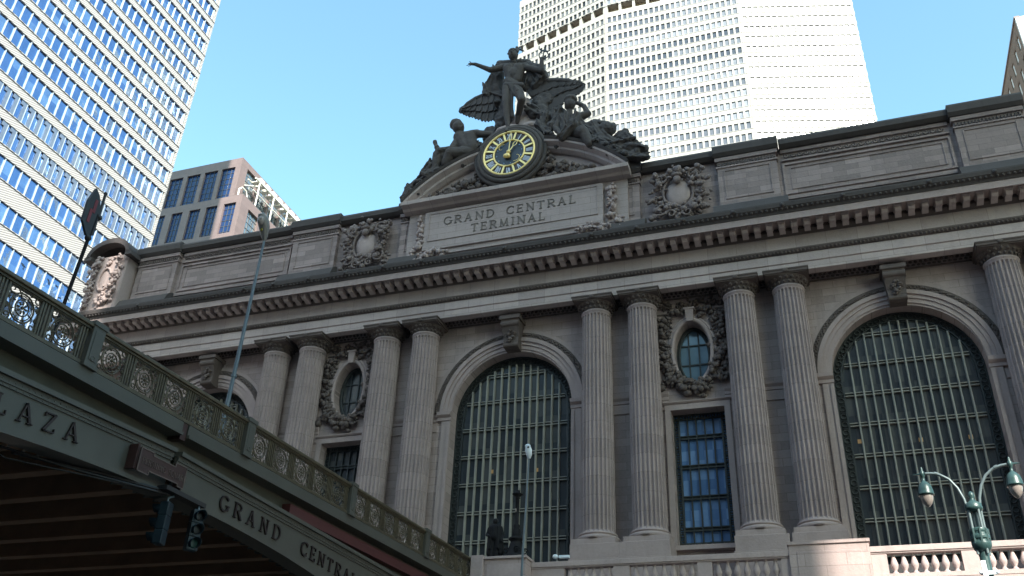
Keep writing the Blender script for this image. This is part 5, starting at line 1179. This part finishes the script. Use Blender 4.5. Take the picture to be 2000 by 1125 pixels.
mb = MB(); mb.box(XW+.45, XW+14, YC, 88, GZ, TOPZ-.2); P(mb, 'building_core', M['void'], RB)
mb = MB(); mb.box(XW-.12, XW+.5, YC-.42, 88, TOPZ, TOPZ+.25); P(mb, 'coping', M['granite'], RB)
for a, b, zs in holes:
    for k, (p, q) in enumerate(zs):
        if k < 5:
            w = MB(); w.box(XW+.2, XW+.25, a, b, p, q); w = P(w, 'window', M['black'], RB)
            s = MB(); m2 = (a+b)/2; s.box(XW+.12, XW+.19, a+.06, m2-.04, p+.35, q-.08); s.box(XW+.12, XW+.19, m2+.04, b-.06, p+.35, q-.08); P(s, 'sash', M['winlit'], w)
WB = empty('rooftop_block', (50, 92, GZ)); tag(WB, 'small white rooftop block just left of the brown brick building', 'building')
mb = MB(); mb.box(48.9, 62, 95, 104, GZ, 88.9); P(mb, 'white_wall', M['whitewall'], WB)
mb = MB(); mb.box(48.7, 62.2, 94.8, 104, 88.9, 89.25); mb.box(50, 50.6, 94.9, 95.5, 89.25, 89.9); P(mb, 'coping', M['whitewall'], WB)

# ------------------------------------------------------------------ unseen buildings behind the photographer, some shaped only to steer sun and shade
def facade(name, label, x0, x1, y0, y1, z1, mt, wmt, fl=3.4, bay=3.0, z0=GZ):
    t = empty(name, ((x0+x1)/2, (y0+y1)/2, GZ)); tag(t, label, 'building')
    mb = MB(); mb.box(x0, x1, y0, y1, z0, z1); P(mb, 'wall', mt, t)
    mb = MB(); z = GZ+4
    while z < z1-3:
        if z > z0:
            x = x0+1
            while x < x1-2: mb.box(x, x+bay*.55, y1, y1+.05, z, z+fl*.55); x += bay
        z += fl
    tag(P(mb, 'windows', wmt, t), kind='stuff')
    return t
t = facade('unseen_block', 'added unseen slender block behind the photographer, shading the left corner block', 19.5, 23.7, -75, -72, 91, M['attic'], M['archglass'])  # unseen, added to narrow the sunlit strip on the corner block
t = facade('unseen_block', 'unseen grey stone block behind the photographer, shaped with gaps for sun patches', 29.85, 57.6, -79, -75, 130, M['frieze'], M['archglass'])
mb = MB(); mb.box(57.6, 63, -79, -75, 53, 130); mb.box(57.6, 63, -79, -75, GZ, 39); mb.box(63, 69, -79, -75, GZ, 130); P(mb, 'sun_gap_bay', M['frieze'], t)  # opening shaped to let sun reach the twin lamp
mb = MB(); mb.box(69, 98, -79, -75, 72.0, 150); mb.box(93, 98, -79, -75, GZ, 72.0); P(mb, 'shade_slab', M['frieze'], t)  # added high slab: shades the columns, leaves the balustrade sunlit
facade('unseen_block', 'narrow stone house filling the gap beside the slender shade block behind the photographer', 23.71, 29.2, -80, -72, 48, M['frieze'], M['archglass'])  # put in to close the sky gap reflected in the arched windows
facade('unseen_block', 'long stone office block across the street to the left behind the photographer', -70, 19.49, -85, -72, 48, M['attic'], M['archglass'])
facade('unseen_block', 'tall stone tower farther right along the street behind the photographer', 112, 180, -60, 20, 95, M['frieze'], M['archglass'])
# unseen pale tower, added so that the mirror glass at left reflects it
t = empty('office_tower', (115, 180, GZ)); tag(t, 'unseen pale finned tower added beyond the right edge for the mirror glass', 'skyscraper')
mb = MB(); mb.box(101, 136.6, 166, 200, GZ, 258); P(mb, 'wall', M['archglass'], t)
mb = MB(); x = 101
while x < 136: mb.box(x, x+1.5, 165.2, 166.02, GZ, 258); x += 2.6
P(mb, 'fins', M['met'], t)
mb = MB(); z = GZ+5
while z < 256: mb.box(101, 136.6, 165.6, 166.01, z, z+1.5); z += 3.6
P(mb, 'spandrels', M['whitewall'], t)
